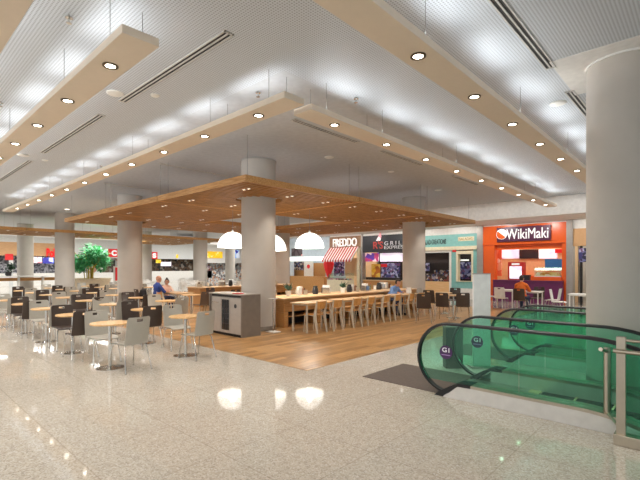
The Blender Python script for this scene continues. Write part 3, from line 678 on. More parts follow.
# ------------------------------------------------------------------ escalators
XS_D, RAD = -1.0, 1.7
def drop(x, xs=XS_D, r=RAD):
    e = r * math.sin(R(30)); d = x - xs
    if d <= 0: return 0
    if d < e: return r - math.sqrt(r * r - d * d)
    return (r - r * math.cos(R(30))) + (d - e) * math.tan(R(30))
def path_x(x0, x1, step=.12):
    n = max(2, int((x1 - x0) / step) + 1); return lin(x0, x1, n)
def escalator(ya, yb, label):
    t = thing('escalator', label, 'escalator', (0, 0, 0), 0, 'green glass escalators going down')
    X0, X1 = -2.46, 4.4; RN = .44; ZT = .91
    for side, y in ((-1, ya), (1, yb)):
        # handrail
        pts = [(X0 + RN * math.cos(a) + 0, y, ZT - RN + RN * math.sin(a)) for a in [R(q) for q in range(262, 89, -10)]]
        pts += [(x, y, ZT - drop(x)) for x in path_x(X0 + .1, X1)]
        hr = MB(); N = len(pts); sec = [(-.036, -.012), (-.036, .012), (-.02, .024), (.02, .024), (.036, .012), (.036, -.012)]; vs = []
        for i, p in enumerate(pts):
            d = (Vector(pts[min(i + 1, N - 1)]) - Vector(pts[max(i - 1, 0)])).normalized(); nrm = Vector((-d.z, 0, d.x))
            if nrm.z < 0 and i > 17: nrm = -nrm
            out = (Vector(p) - Vector((X0, y, ZT - RN))).normalized() if i < 18 else nrm
            for a, b in sec: vs.append(Vector(p) + Vector((0, a, 0)) + out * b)
        fs = [(i * 6 + k, i * 6 + (k + 1) % 6, (i + 1) * 6 + (k + 1) % 6, (i + 1) * 6 + k) for i in range(N - 1) for k in range(6)]
        hr.add(vs, fs, True); hr.add(vs[:6], [(5, 4, 3, 2, 1, 0)]); hr.build('handrail', M['rubber'], t)
        # glass in three panels
        def zt(x): return ZT - .018 - drop(x)
        def zb(x): return .17 - drop(x)
        rg = RN - .018
        a0 = math.asin(max(-1, (.17 - (ZT - RN)) / rg))
        arc = [(X0 + rg * math.cos(a), ZT - RN + rg * math.sin(a)) for a in lin(math.pi - a0, math.pi / 2, 22)]
        poly = arc + [(-1.62, zt(-1.62)), (-1.62, .17)]
        MB().prism(poly, y - .006, y + .006).build('glass_panel', M['glass_green'], t)
        for xa, xb in ((-1.61, -.32), (-.31, 1.2), (1.21, 2.8), (2.81, X1)):
            xx = path_x(xa, xb, .1)
            MB().prism([(x, zt(x)) for x in xx] + [(x, zb(x)) for x in reversed(xx)], y - .006, y + .006).build('glass_panel', M['glass_green'], t)
        # deck (stainless), outer cladding (pale), inner skirt (steel), newel base (rubber)
        xx = path_x(-2.3, X1, .1); yo = y + side * .115; yi = y - side * .1
        dk = MB(); pl = [(x, .2 - drop(x)) for x in xx]
        dk.prism(pl + [(x, z - .035) for x, z in reversed(pl)], min(yo, yi), max(yo, yi)); dk.build('deck', M['stainless'], t)
        cl = [(-2.52, .0)] + [(-2.42, .06), (-2.3, .165)] + [(x, z - .036) for x, z in pl] + [(x, z - .75) for x, z in reversed(pl) if x > -.95] + [(-.98, 0.0)]
        MB().prism(cl, min(yo, yo - side * .02), max(yo, yo - side * .02)).build('outer_cladding', M['fascia'], t)
        MB().prism([(x, z - .036) for x, z in pl] + [(x, z - .45) for x, z in reversed(pl) if x > -.95] + [(-.98, .0), (-2.3, 0)], min(yi, yi + side * .015), max(yi, yi + side * .015)).build('skirt', M['skirt'], t)
        MB().prism([(-2.62, .0), (-2.56, .05), (-2.42, .14), (-2.3, .2), (-2.14, .204), (-2.14, .165), (-2.3, .16), (-2.42, .08), (-2.5, 0)], min(yo, yi) - .004, max(yo, yi) + .004).build('newel_base', M['rubber'], t)
        # round badge on the glass, facing the hall
        bx, bz = (-2.51, .545)
        if side == -1:
            b = MB().cyl((bx, y - .0065, bz), (bx, y - .011, bz), .088, n=32).build('floor_badge', M['badge'], t)
        else:
            bx, bz = (-2.53, .54)
            b = MB().cyl((bx, y - .0065, bz), (bx, y - .011, bz), .088, n=32).build('floor_badge', M['badge'], t)
        lettering('G1', M['badge_text'], b, bx - .05, bx + .05, bz + .0, bz + .06, y - .011, 'y', .002, bold=.02)
        MB().box(bx - .06, bx + .06, y - .0125, y - .011, bz - .04, bz - .03).build('caption_bar', M['caption'], b)
    # landing and steps
    yl, yh = ya + .116, yb - .116
    MB().box(-2.55, -1.75, yl, yh, 0.0, .012).build('landing_plate', M['comb'], t)
    MB().box(-1.75, -1.62, yl, yh, 0.002, .016).build('comb', M['yellow'], t)
    x = -1.6; k = 0
    while x < X1 - .4:
        z = -.0 - drop(x + .2)
        z = -round(drop(x + .2), 4)
        st = MB().box(x, x + .395, yl, yh, z - .02 + .008, z + .008).box(x + .375, x + .395, yl, yh, z - .24, z)
        for g_ in range(14):
            gy = yl + .03 + g_ * (yh - yl - .06) / 13; st.box(x + .01, x + .385, gy - .012, gy + .012, z + .008, z + .016)
        s = st.build('step', M['tread'], t)
        MB().box(x + .372, x + .396, yl, yh, z + .016, z + .02).build('step_edge', M['yellow'], s)
        x += .4
    # truss under the steps
    xx = path_x(-.96, X1, .1)
    MB().prism([(x, -.35 - drop(x)) for x in xx] + [(x, -1.1 - drop(x)) for x in reversed(xx)], yl - .1, yh + .1).build('truss', M['concrete'], t)
escalator(5.12, 6.17, 'nearest green glass escalator with purple badges beside the dark mat')
escalator(7.71, 8.68, 'second green glass escalator, behind the white sign and big column')
tag(MB().box(-3.83, -2.6, 5.08, 6.22, 0, .008).build('entrance_mat', M['mat']), 'dark brown mat in front of the nearest escalator', 'mat')
tag(MB().box(-3.83, -2.6, 7.66, 8.74, 0, .008).build('entrance_mat', M['mat']), 'dark mat in front of the second escalator', 'mat')
# railings round the openings
def railing(x0, x1, y, H, label, posts, glassm):
    t = thing('stair_railing', label, 'railing', (x0, y, 0), 0)
    L = x1 - x0
    MB().box(0, L, -.06, .06, 0, .1).build('base_channel', M['stainless'], t, bevel=.004)
    for p in posts: MB().box(p, p + .07, -.03, -.006, .1, H).box(p, p + .07, .006, .03, .1, H).box(p, p + .07, -.006, .006, .1, H - .06).build('post', M['stainless'], t)
    MB().tube([(-.0, -.045, H - .13), (L, -.045, H - .13)], .02, 12).build('handrail', M['stainless'], t)
    MB().tube([(.05, .0, H - .03), (L, .0, H - .03)], .014, 10).build('top_rail', M['stainless'], t)
    MB().box(.06, L - .05, -.005, .005, .1, H - .17).build('glass_panel', glassm, t)
    return t
rl = railing(-.66, 3.2, 4.78, 1.0, 'stainless railing with glass at the corner of the escalator opening', (.02, 1.5, 3.0), M['glass_green'])
MB().cyl((-.1, .3, .1), (-.1, .3, .84), .032).cyl((-.1, .3, .8), (-.1, -.045, .87), .018).cyl((-.1, .3, .18), (.02, .0, .18), .014).build('end_post', M['stainless'], rl)
railing(-1.4, 1.5, 10.5, 1.12, 'pale railing beyond the second escalator, in front of the orange shop', (.0, 1.4, 2.8), M['glass_clear'])
# white totem sign
t = thing('standing_sign', 'tall white blank standing sign between the two escalators', 'sign', (-2.77, 6.92, 0), R(42.8), None)
MB().box(-.14, .14, -.03, .03, .02, 1.53).build('sign_panel', M['totem'], t, bevel=.006); MB().box(-.2, .2, -.12, .12, 0, .02).build('base_plate', M['metal_grey'], t); MB().box(-.143, .143, -.034, .034, 1.53, 1.545).build('top_cap', M['metal_grey'], t)
t = thing('reflection_box', 'low dark box imitating a reflection in the nearest escalator glass', 'pedestal', (-3.1, 6.56, 0), R(42.8))  # solid stand-in for a dark reflection in the escalator glass
MB().box(-.14, .14, -.09, .09, .0, .66).build('reflection_body', M['pedestal'], t, bevel=.006); MB().box(-.15, .15, -.1, .1, .66, .68).build('reflection_cap', M['cab_side'], t)

# ------------------------------------------------------------------ people
def ellipsoid(mb, c, r, rot=None, n=20):
    vs = []; rings = 12
    for a in range(rings + 1):
        t_ = math.pi * a / rings
        for k in range(n):
            p = 2 * math.pi * k / n; v = Vector((r[0] * math.sin(t_) * math.cos(p), r[1] * math.sin(t_) * math.sin(p), r[2] * math.cos(t_)))
            vs.append(Vector(c) + (rot @ v if rot else v))
    mb.add(vs, [(a * n + k, a * n + (k + 1) % n, (a + 1) * n + (k + 1) % n, (a + 1) * n + k) for a in range(rings) for k in range(n)], True)
def capsule(mb, p, q, r0, r1): mb.cyl(p, q, r0, r1, 18); ellipsoid(mb, p, (r0,) * 3, n=14); ellipsoid(mb, q, (r1,) * 3, n=14)
def seg_dist(p, a, b):
    ab = b - a; t_ = max(0, min(1, (p - a).dot(ab) / max(1e-9, ab.length_squared))); return (p - a - ab * t_).length
def person(label, loc, rz, lean, hands, shirt, legs_mat, hair, look=0.0, base_z=.565, sleeves='short'):
    t = thing('person', label, 'person', loc, rz)
    hip = Vector((-.02, 0, base_z)); rot = Matrix.Rotation(lean, 3, 'Y')
    def U(x, y, z): return hip + rot @ Vector((x, y, z))
    half = Matrix.Rotation(lean * .45, 3, 'Y'); turn = Matrix.Rotation(look, 3, 'Z'); HR = turn @ half
    body = MB(); bones = []
    def limb(a, b, r0, r1, lab): capsule(body, a, b, r0, r1); bones.append((Vector(a), Vector(b), (r0 + r1) / 2, lab))
    ellipsoid(body, hip + Vector((0, 0, .0)), (.115, .165, .105)); bones.append((hip + Vector((0, -.08, -.02)), hip + Vector((0, .08, -.02)), .1, 'leg'))
    ellipsoid(body, U(.005, 0, .16), (.10, .142, .17), rot); ellipsoid(body, U(.01, 0, .33), (.108, .165, .17), rot)
    bones.append((U(0, -.06, .1), U(0, -.08, .4), .12, 'torso')); bones.append((U(0, .06, .1), U(0, .08, .4), .12, 'torso')); bones.append((U(0, 0, .1), U(0, 0, .46), .1, 'torso'))
    limb(U(-.005, -.145, .425), U(-.005, .145, .425), .058, .058, 'torso'); capsule(body, U(-.01, -.09, .46), U(-.01, .09, .46), .05, .05)
    nb, nt_ = U(-.005, 0, .44), U(.0, 0, .575); limb(nb, nt_, .056, .05, 'neck')
    hc = nt_ + half @ Vector((.022, 0, .085))
    def H(x, y, z): return hc + HR @ Vector((x, y, z))
    ellipsoid(body, H(-.008, 0, .02), (.094, .076, .098), HR); ellipsoid(body, H(.018, 0, -.04), (.07, .058, .078), HR)
    ellipsoid(body, H(.088, 0, -.012), (.018, .013, .024), HR); ellipsoid(body, H(.08, 0, .012), (.012, .009, .03), HR); ellipsoid(body, H(.072, 0, -.05), (.014, .024, .01), HR); ellipsoid(body, H(.068, 0, -.085), (.022, .024, .02), HR)
    for s in (-1, 1): ellipsoid(body, H(-.008, s * .077, -.005), (.018, .01, .032), HR)
    bones.append((H(0, 0, -.06), H(0, 0, .08), .085, 'head'))
    for s, hnd in ((-1, hands[0]), (1, hands[1])):
        sh = U(-.005, s * .175, .41); wr = Vector(hnd); mid_ = sh.lerp(wr, .5); el = mid_ + Vector((-.03, s * .09, -.09)); dv = (wr - el).normalized(); side = Vector((-dv.y, dv.x, 0)).normalized() * -s
        limb(sh, el, .052, .04, 'uparm'); limb(el, wr, .04, .027, 'forearm')
        pm_ = wr + dv * .055; limb(wr, pm_, .026, .026, 'hand'); ellipsoid(body, wr + dv * .055, (.045, .045, .016))
        for q, (L, off) in enumerate(((.066, .034), (.078, .0115), (.072, -.0115), (.056, -.034))):
            b = wr + dv * .08 + side * off; kn = b + dv * L * .55 + Vector((0, 0, -.002)); limb(b, kn, .0085, .0082, 'hand'); limb(kn, b + dv * L + Vector((0, 0, -.014)), .008, .0068, 'hand')
        b = wr + dv * .025 + side * .03; limb(b, b + dv * .035 + side * .024, .012, .0095, 'hand'); limb(b + dv * .035 + side * .024, b + dv * .062 + side * .028, .0095, .008, 'hand')
    for s in (-1, 1):
        kn = Vector((.40, s * .11, .545)); an = Vector((.41, s * .115, .09))
        limb(hip + Vector((.02, s * .085, -.005)), kn, .088, .06, 'leg'); limb(kn, Vector((.385, s * .113, .36)), .058, .055, 'leg'); limb(Vector((.385, s * .113, .36)), an, .055, .038, 'leg')
        limb(an + Vector((-.02, 0, -.045)), Vector((.55, s * .125, .035)), .042, .034, 'foot')
    o = body.build('body', M['skin'], t)
    rm = o.modifiers.new('union', 'REMESH'); rm.mode = 'VOXEL'; rm.voxel_size = .0075; rm.use_smooth_shade = True
    sm_ = o.modifiers.new('soften', 'SMOOTH'); sm_.factor = .5; sm_.iterations = 3
    bpy.context.view_layer.update()
    me = bpy.data.meshes.new_from_object(o.evaluated_get(bpy.context.evaluated_depsgraph_get())); o.modifiers.clear(); o.data = me; me.name = 'body'
    for p in me.polygons: p.use_smooth = True
    lab = []
    for v in me.vertices:
        best = min(bones, key=lambda b: seg_dist(v.co, b[0], b[1]) - b[2]); lab.append(best[3])
    def shell(name, mat, test, off):
        keep = [test(v, l) for v, l in zip(me.vertices, lab)]; idx = {}; vs = []; fs = []
        for p in me.polygons:
            if all(keep[k] for k in p.vertices):
                f = []
                for k in p.vertices:
                    if k not in idx: idx[k] = len(vs); vs.append(me.vertices[k].co + me.vertices[k].normal * off)
                    f.append(idx[k])
                fs.append(f)
        m = bpy.data.meshes.new(name); m.from_pydata(vs, [], fs); m.materials.append(mat)
        for p in m.polygons: p.use_smooth = True
        so = bpy.data.objects.new(name, m); COL.objects.link(so); so.parent = t
        sd = so.modifiers.new('cloth', 'SOLIDIFY'); sd.thickness = .008; sd.offset = -.9; return so
    sl = {'torso', 'uparm'} | ({'forearm'} if sleeves == 'long' else set())
    shell('shirt', shirt, lambda v, l: l in sl or (l == 'leg' and (v.co - hip).z > .015 and v.co.x < .12), .012)
    shell('trousers', legs_mat, lambda v, l: l == 'leg', .009)
    for s in (-1, 1): shell('shoe', M['black'], lambda v, l: l == 'foot' and v.co.y * s > 0, .008)
    HI = HR.inverted()
    if hair:
        def hair_test(v, l):
            if l not in ('head', 'neck'): return False
            q = HI @ (v.co - hc); front = q.x > .055 - .5 * max(0, q.z - .03)
            return (q.z > .05 and not (q.x > .062 and q.z < .075)) or (q.x < (-.03 if hair == 'short' else .0) and q.z > (-.06 if hair == 'short' else -.1))
        hs = shell('hair', M['hair'], hair_test, .013)
        if hair == 'bun':
            b = MB(); ellipsoid(b, H(-.05, 0, .135), (.04, .042, .036)); b.build('bun', M['hair'], hs)
    for s in (-1, 1):
        e = MB(); ellipsoid(e, H(.078, s * .03, .012), (.008, .013, .008), HR, 10); e.build('eye', M['black'], t)
        e = MB(); ellipsoid(e, H(.083, s * .03, .032), (.006, .018, .004), HR, 10); e.build('eyebrow', M['hair'], t)
    e = MB(); ellipsoid(e, H(.083, 0, -.05), (.007, .022, .006), HR, 10); e.build('mouth', M['lip'], t)
    return t
ZW = .004
ct = slab_table('pale wooden table at which the man and woman sit', M['oak_pale'], M['cream_frame'], .58, .32, None); ct.location = (-14.0, 7.62, ZW)
person('bald person in a dark blue shirt seated at a wooden table', (-14.25, 6.95, ZW), R(90), .12, [(.36, -.12, .77), (.36, .12, .77)], M['blue'], M['denim'], None, look=-.7)
chair('grey', -14.25, 6.93, R(90), 'grey chair under the bald person in blue', None, ZW)
wm = person('person with dark tied-up hair and pale pink top at the wooden table', (-14.98, 7.66, ZW), 0, .15, [(.42, -.12, .77), (.42, .12, .77)], M['pinkish'], M['denim'], 'bun', look=-.5); wm.scale = (.9, .9, .9)
chair('grey', -14.98, 7.66, 0, 'grey chair under the person in the pale pink top', None, ZW)
place(proto_s, 's', -13.7, 7.02, R(92), 'empty plywood chair beside the bald person in blue', 'plywood chairs by the seated couple', ZW)
chair('dark', -14.85, 6.75, R(88), 'dark brown chair holding the black backpack', None, ZW)
t = thing('backpack', 'black backpack lying on a chair beside the bald person', 'bag', (-14.85, 6.77, .462 + ZW), R(90))
MB().lathe([(.001, 0), (.14, .0), (.17, .06), (.17, .24), (.13, .36), (.06, .4), (.001, .405)], n=20).build('bag_body', M['bag'], t); MB().lathe([(.001, .04), (.07, .05), (.08, .12), (.07, .2), (.001, .21)], (.13, 0, 0), 14).build('front_pocket', M['bag'], t); MB().tube([(-.04, -.03, .39), (-.04, -.03, .45), (-.04, .03, .45), (-.04, .03, .39)], .008).build('handle', M['bag'], t)
person('person in a pale blue shirt leaning over a table at the wooden counter', (-8.2, 12.42, ZW), 0, .62, [(.42, -.2, .775), (.45, .16, .775)], M['lightblue'], M['denim'], 'short', look=.4, sleeves='long')
o = put('paper_bag', 'white crumpled paper bag on the table by the leaning person', 'bag', -7.65, 12.78, .744 + ZW, [(MB().lathe([(.001, 0), (.09, 0), (.1, .08), (.07, .16), (.085, .19), (.06, .15), (.001, .03)], n=9), 'paper_bag', M['paper'])])
G_D = 'dark chairs between the counter and the escalators'
chair('dark', -6.22, 11.3, R(112), 'dark brown chair nearest to the escalators, turned towards the shops', G_D, ZW)
chair('dark', -6.02, 12.15, R(100), 'dark brown chair pulled up to the round table by the white sign', G_D, ZW)
chair('dark', -5.62, 12.55, R(118), 'dark brown chair half hidden by the white standing sign', G_D, ZW)
chair('dark', -6.95, 14.75, R(-80), 'dark brown chair facing the hall in front of the teal shop', G_D, ZW)
chair('dark', -7.0, 13.2, R(95), 'dark brown chair on the counter side of the farther round table', G_D, ZW)
chair('grey', -7.6, 13.9, R(5), 'grey chair near the column in front of the teal shop', G_D, ZW)
place(proto_t, 't', -6.1, 12.95, .3, 'round beech table between dark chairs, in line with the white sign', None, ZW)
place(proto_t, 't', -6.95, 13.98, .3, 'round beech table before the teal shop window', None, ZW)
# tables in front of the orange shop
place(proto_w, 'w', -6.0, 17.6, 0, 'white square table before the orange shop, nearest to the grey pillar'); place(proto_w, 'w', -4.95, 17.15, 0, 'white square table at which the person in orange sits'); place(proto_w, 'w', -3.2, 16.5, 0, 'white square table before the orange shop, on the railing side')
chair('dark', -5.1, 16.4, R(90), 'dark brown chair under the person in orange', 'chairs before the orange shop'); person('person in an orange top sitting with their back to the hall', (-5.1, 16.42, 0), R(90), .1, [(.36, -.14, .77), (.36, .14, .77)], M['orange_cloth'], M['denim'], 'short', sleeves='long')
chair('white', -6.68, 17.6, 0, 'white chair before the orange shop, on the pillar side of its table', 'chairs before the orange shop'); chair('white', -5.98, 16.9, R(92), 'white chair before the orange shop, on the hall side of the pillar table', 'chairs before the orange shop')
chair('white', -4.25, 17.2, R(180), 'white chair beside the person in orange', 'chairs before the orange shop'); chair('white', -3.85, 16.4, R(4), 'white chair facing the table on the railing side', 'chairs before the orange shop'); chair('dark', -4.95, 17.85, R(-90), 'dark brown chair opposite the person in orange', 'chairs before the orange shop')
# white seating in the far court
k = 0
for X, Y in ((-19.6, 11.4), (-21.4, 12.6), (-20.2, 14.2), (-23.2, 11.2), (-23.4, 13.4), (-22.0, 16.2), (-25.6, 12.2), (-26.8, 15.4), (-27.5, 16.5), (-24.4, 18.3)):
    place(proto_w, 'w', X, Y, 0, f'white square table in the far court, {ORD[k]} group behind the farther counter')
    for s in (1, -1): chair('white', X + s * .62, Y, math.pi if s > 0 else 0, f'white chair at the {ORD[k]} far court table, {"near" if s > 0 else "far"} side', 'white chairs in the far court')
    k += 1

# ------------------------------------------------------------------ tree, bar table, standing poster
def leaves(n, cloud, size, rr=rnd):
    g = MB()
    for k in range(n):
        c, rad = cloud[rr.randrange(len(cloud))]
        while True:
            u = Vector((rr.uniform(-1, 1), rr.uniform(-1, 1), rr.uniform(-1, 1)))
            if .3 < u.length < 1: break
        p = Vector(c) + u * rad; a = rr.uniform(0, 6.28); e = rr.uniform(-.9, .6)
        d = Vector((math.cos(a) * math.cos(e), math.sin(a) * math.cos(e), math.sin(e))); s_ = d.cross(Vector((rr.uniform(-.4, .4), rr.uniform(-.4, .4), 1))).normalized() * size * .2; L = size * rr.uniform(.7, 1.3); z = Vector((0, 0, .003))
        q = [p, p + d * L * .45 + s_, p + d * L, p + d * L * .45 - s_]
        g.add(q + [x + z for x in q], [(0, 1, 2, 3), (7, 6, 5, 4), (0, 4, 5, 1), (1, 5, 6, 2), (2, 6, 7, 3), (3, 7, 4, 0)])
    return g
t = thing('potted_tree', 'bushy green bamboo-like tree in a round cream planter', 'tree', (-29.1, 9.8, 0), 0)
MB().lathe([(.001, 0), (1.12, 0), (1.15, .85), (1.22, .87), (1.22, .93), (.95, .93), (.95, .85), (.001, .85)], n=40).build('planter', M['planter'], t)
sm = MB()
for k in range(14):
    a = k * .45 + rnd.uniform(-.2, .2); r0 = rnd.uniform(.05, .35); r1 = rnd.uniform(.3, 1.0); h = rnd.uniform(1.3, 1.9)
    sm.tube([(r0 * math.cos(a), r0 * math.sin(a), .85), (r0 * 1.2 * math.cos(a), r0 * 1.2 * math.sin(a), .85 + h * .5), (r1 * math.cos(a), r1 * math.sin(a), .85 + h)], .03, 6)
sm.build('stems', M['stem'], t)
cloud = [((.75 * math.cos(a), .75 * math.sin(a), rnd.uniform(1.75, 2.55)), rnd.uniform(.34, .5)) for a in [q * .7 for q in range(9)]] + [((0, 0, 2.6), .55), ((.3, .2, 2.2), .5), ((-.3, -.1, 2.3), .5), ((.1, -.7, 1.7), .4), ((-.1, .7, 1.7), .4)]
leaves(2600, cloud, .26).build('foliage', M['leaf'], t)
t = thing('bar_table', 'long white bar table in the far court around the pale column', 'table', (-31.7, 5.0, 0), 0)
MB().box(-.35, .35, 0, 4.4, 1.04, 1.1).build('table_top', M['white'], t, bevel=.01)
for y in (.2, 1.5, 2.8, 4.1): MB().box(-.2, .2, y - .04, y + .04, 0, 1.04).build('leg', M['white'], t)
MB().box(-.12, -.06, .3, 4.1, .78, .98).build('front_panel', M['oak'], t)
t = thing('potted_plant', 'small dark green pot plant on the end of the bar table', 'plant', (-31.7, 6.0, 1.1), 0)
MB().lathe([(.001, 0), (.13, 0), (.17, .26), (.14, .26), (.12, .2), (.001, .2)], n=18).build('pot', M['pot'], t); leaves(160, [((0, 0, .45), .28), ((0, .1, .6), .2)], .22).build('foliage', M['leaf_dark'], t)
t = thing('standing_poster', 'red and white standing poster beside the tree planter', 'sign', (-27.0, 10.75, 0), R(43))
MB().box(-.36, .36, -.02, .02, .05, 1.7).build('poster_frame', M['paper'], t); MB().box(-.24, .24, -.028, -.02, .8, 1.62).build('poster_print', M['redsign'], t); MB().box(-.36, .36, -.2, .2, 0, .05).build('foot_plate', M['metal_grey'], t)
t = thing('ceiling_ring_drop', 'round white drop ceiling with grey rim in the far court', 'ceiling canopy', (-33.5, 19.5, 3.75), 0)
MB().lathe([(.001, .0), (1.5, 0), (1.6, .1), (1.6, .3), (.001, .3)], n=48).build('disc', M['white'], t); MB().lathe([(1.602, .0), (1.63, .02), (1.63, .14), (1.602, .16)], n=48).build('rim', M['collar'], t)
for a in range(3): MB().cyl((math.cos(a * 2.1), math.sin(a * 2.1), .3), (math.cos(a * 2.1), math.sin(a * 2.1), CEIL - 3.75), .008, n=6).build('hanging_rod', M['wire'], t)

# ------------------------------------------------------------------ shops along the wall Y = 21
YF = 21.0
def yr(px0, py0, px1, py1, Y):
    x0 = on_y(px0, 0, Y)[0]; x1 = on_y(px1, 0, Y)[0]; m = (px0 + px1) / 2
    return x0, x1, on_y(m, py1, Y)[1], on_y(m, py0, Y)[1]
def xr(px0, py0, px1, py1, X):
    y0 = on_x(px0, 0, X)[0]; y1 = on_x(px1, 0, X)[0]; m = (px0 + px1) / 2
    return y0, y1, on_x(m, py1, X)[1], on_x(m, py0, X)[1]
class Shop:
    def __init__(s, name, label, x, y): s.t = thing(name, label, 'shop', (x, y, 0), 0); s.loc = (-x, -y, 0)
    def box(s, name, mat, r, y0, y1, parent=None):
        m = MB().box(r[0], r[1], y0, y1, r[2], r[3])
        return m.build(name, M[mat] if isinstance(mat, str) else mat, parent or s.t, s.loc if parent is None else (0, 0, 0))
    def xbox(s, name, mat, r, x0, x1, parent=None):
        m = MB().box(x0, x1, r[0], r[1], r[2], r[3])
        return m.build(name, M[mat], parent or s.t, s.loc if parent is None else (0, 0, 0))
    def raw(s, mb, name, mat, parent=None): return mb.build(name, M[mat], parent or s.t, s.loc if parent is None else (0, 0, 0))
def mid(a, b): return (a + b) / 2
TOPZ = 3.7
# orange sushi shop
x0, x1 = on_y(484, 0, YF)[0], on_y(567, 0, YF)[0]
S = Shop('shop_front', 'orange shop front with purple sign lettered in white above a purple counter', mid(x0, x1), YF)
zf = on_y(525, 242, YF)[1]; zt_ = on_y(525, 224.5, YF)[1]
S.box('fascia', 'orange', (x0, x1, zf, zt_), YF - .12, YF + .1); S.box('fascia_lip', 'orange', (x0, x1, zf - .1, zf), YF - .16, YF + .1); S.box('soffit_trim', 'soffit', (x0, x1, zt_, TOPZ), YF - .05, YF + .1)
xa = on_y(495.5, 0, YF)[0]; xb = on_y(562.5, 0, YF)[0]
S.box('pilaster', 'orange', (x0, xa, 0, zf - .1), YF - .1, YF + .25); S.box('pilaster', 'orange', (xb, x1, 0, zf - .1), YF - .1, YF + .25)
S.box('inner_header', 'orange', (xa, xb, on_y(528, 249, YF)[1], zf - .1), YF + .05, YF + .2)
S.box('back_wall', 'cream_wall', (x0, x1, 0, TOPZ), 22.9, 23.0); S.box('side_wall', 'cream_wall', (x0 - .05, x0, 0, TOPZ), YF + .1, 22.9); S.box('side_wall', 'cream_wall', (x1, x1 + .05, 0, TOPZ), YF + .1, 22.9)
sb = S.box('sign_board', 'sign_purple', yr(497.5, 226.5, 551, 241, YF - .15), YF - .24, YF - .12)
r = yr(506.5, 228.2, 548.5, 238.6, YF - .25); lettering('WikiMaki', M['letter'], sb, r[0], r[1], r[2], r[3], YF - .24, 'y', .05)
r = yr(497.5, 229, 506, 239.5, YF - .25); cx, cz, rr_ = mid(r[0], r[1]), mid(r[2], r[3]), .25
S.raw(MB().cyl((cx, YF - .24, cz), (cx, YF - .27, cz), rr_, n=32), 'logo_disc', 'letter', sb)
a0_ = R(140); S.raw(MB().prism([(cx + rr_ * .92 * math.cos(a0_ + R(q)), cz + rr_ * .92 * math.sin(a0_ + R(q))) for q in range(0, 181, 12)], YF - .278, YF - .27), 'logo_slice', 'orange', sb)
zc = on_y(530, 281.5, YF - .3)[1]
S.box('counter', 'purple', (xa, x1 - .1, 0, zc), YF - .32, YF + .25); S.box('counter_top', 'purple', (xa, x1 - .1, zc, zc + .05), YF - .36, YF + .3)
S.box('display_counter', 'orange', (on_y(532, 0, YF)[0], xb, zc + .05, zc + .22), YF - .2, YF + .35)
zc2 = zc + .05
S.box('menu_board', 'screen_white', yr(501, 249.5, 519, 258.5, 22.85), 22.82, 22.9); S.box('menu_board', 'screen_dark', yr(519.5, 249.5, 538.5, 258.5, 22.85), 22.82, 22.9); S.box('menu_board', 'screen_white', yr(539, 249.5, 557, 258.5, 22.85), 22.82, 22.9); S.box('red_plaque', 'redsign', yr(555, 249, 562, 253, 22.8), 22.79, 22.82)
S.box('wall_poster', blotches('pink_poster', [(240, 170, 130), (236, 120, 80), (250, 210, 190)], 5, .1), yr(496, 250, 501.5, 276, YF + .6), YF + .6, YF + .66); S.box('blue_panel', 'blue_panel', yr(545, 259, 562, 270, 22.85), 22.84, 22.9)
S.box('back_bench', 'orange', yr(516, 276, 566, 283, 22.6), 22.45, 22.88)
rf = yr(509, 262, 524.5, 279.5, YF + .1); h_ = rf[3] - rf[2]
t = thing('drinks_fridge', 'red and white countertop fridge in the orange shop', 'fridge', (mid(rf[0], rf[1]), YF + .12, zc2), 0); w_ = (rf[1] - rf[0]) / 2; hh = rf[3] - zc2
MB().box(-w_, w_, -.17, .17, 0, hh).build('cabinet_body', M['red'], t); MB().box(-w_ * .78, w_ * .78, -.185, -.17, .06, hh * .76).build('glass_door', M['screen_white'], t); MB().box(-w_ * .5, w_ * .5, -.18, -.17, hh * .83, hh * .93).build('top_sign', M['letter'], t)
t = thing('food_display', 'yellow lit food display on the orange counter', 'food display', (on_y(548, 0, YF)[0], YF + .05, zc + .22), 0)
MB().box(-.55, .55, -.15, .2, 0, .05).build('tray', M['white'], t); MB().box(-.5, .5, -.12, .17, .05, .2).build('food', M['food'], t); MB().prism([(-.15, .05), (-.15, .3), (.05, .42), (.05, .41), (-.14, .295), (-.14, .05)], -.55, .55, 'x').build('sneeze_guard', M['glass_clear'], t)
tag(MB().box(-.14, .14, -.12, .12, 0, .24).box(-.11, .11, -.13, -.12, .06, .2).build('cash_register', M['black_plastic'], None, (on_y(527, 0, YF)[0], YF, zc2)), 'black cash register on the purple counter', 'till')
area((mid(x0, x1), 21.9, 3.66), 3, 1.2, 50, color=(1, .93, .84))
for k in range(10): spot((-21.4 + k * 2.0, 19.5, 3.69), 75, 140, .7, .06, (1, .97, .93), rot=(R(38), 0, 0))  # added wash brightening the shop fronts, without fixtures
# grey steel pillar left and right of it
for a, b, lb in ((478, 484, 'grey steel pillar between the teal shop and the orange shop'), (567, 573.5, 'grey steel pillar on the far side of the orange shop')):
    r = yr(a, 224, b, 300, YF); tag(MB().box(r[0], r[1], YF - .14, YF + .3, 0, TOPZ).build('facade_pillar', M['metal_grey']), lb, 'pillar')
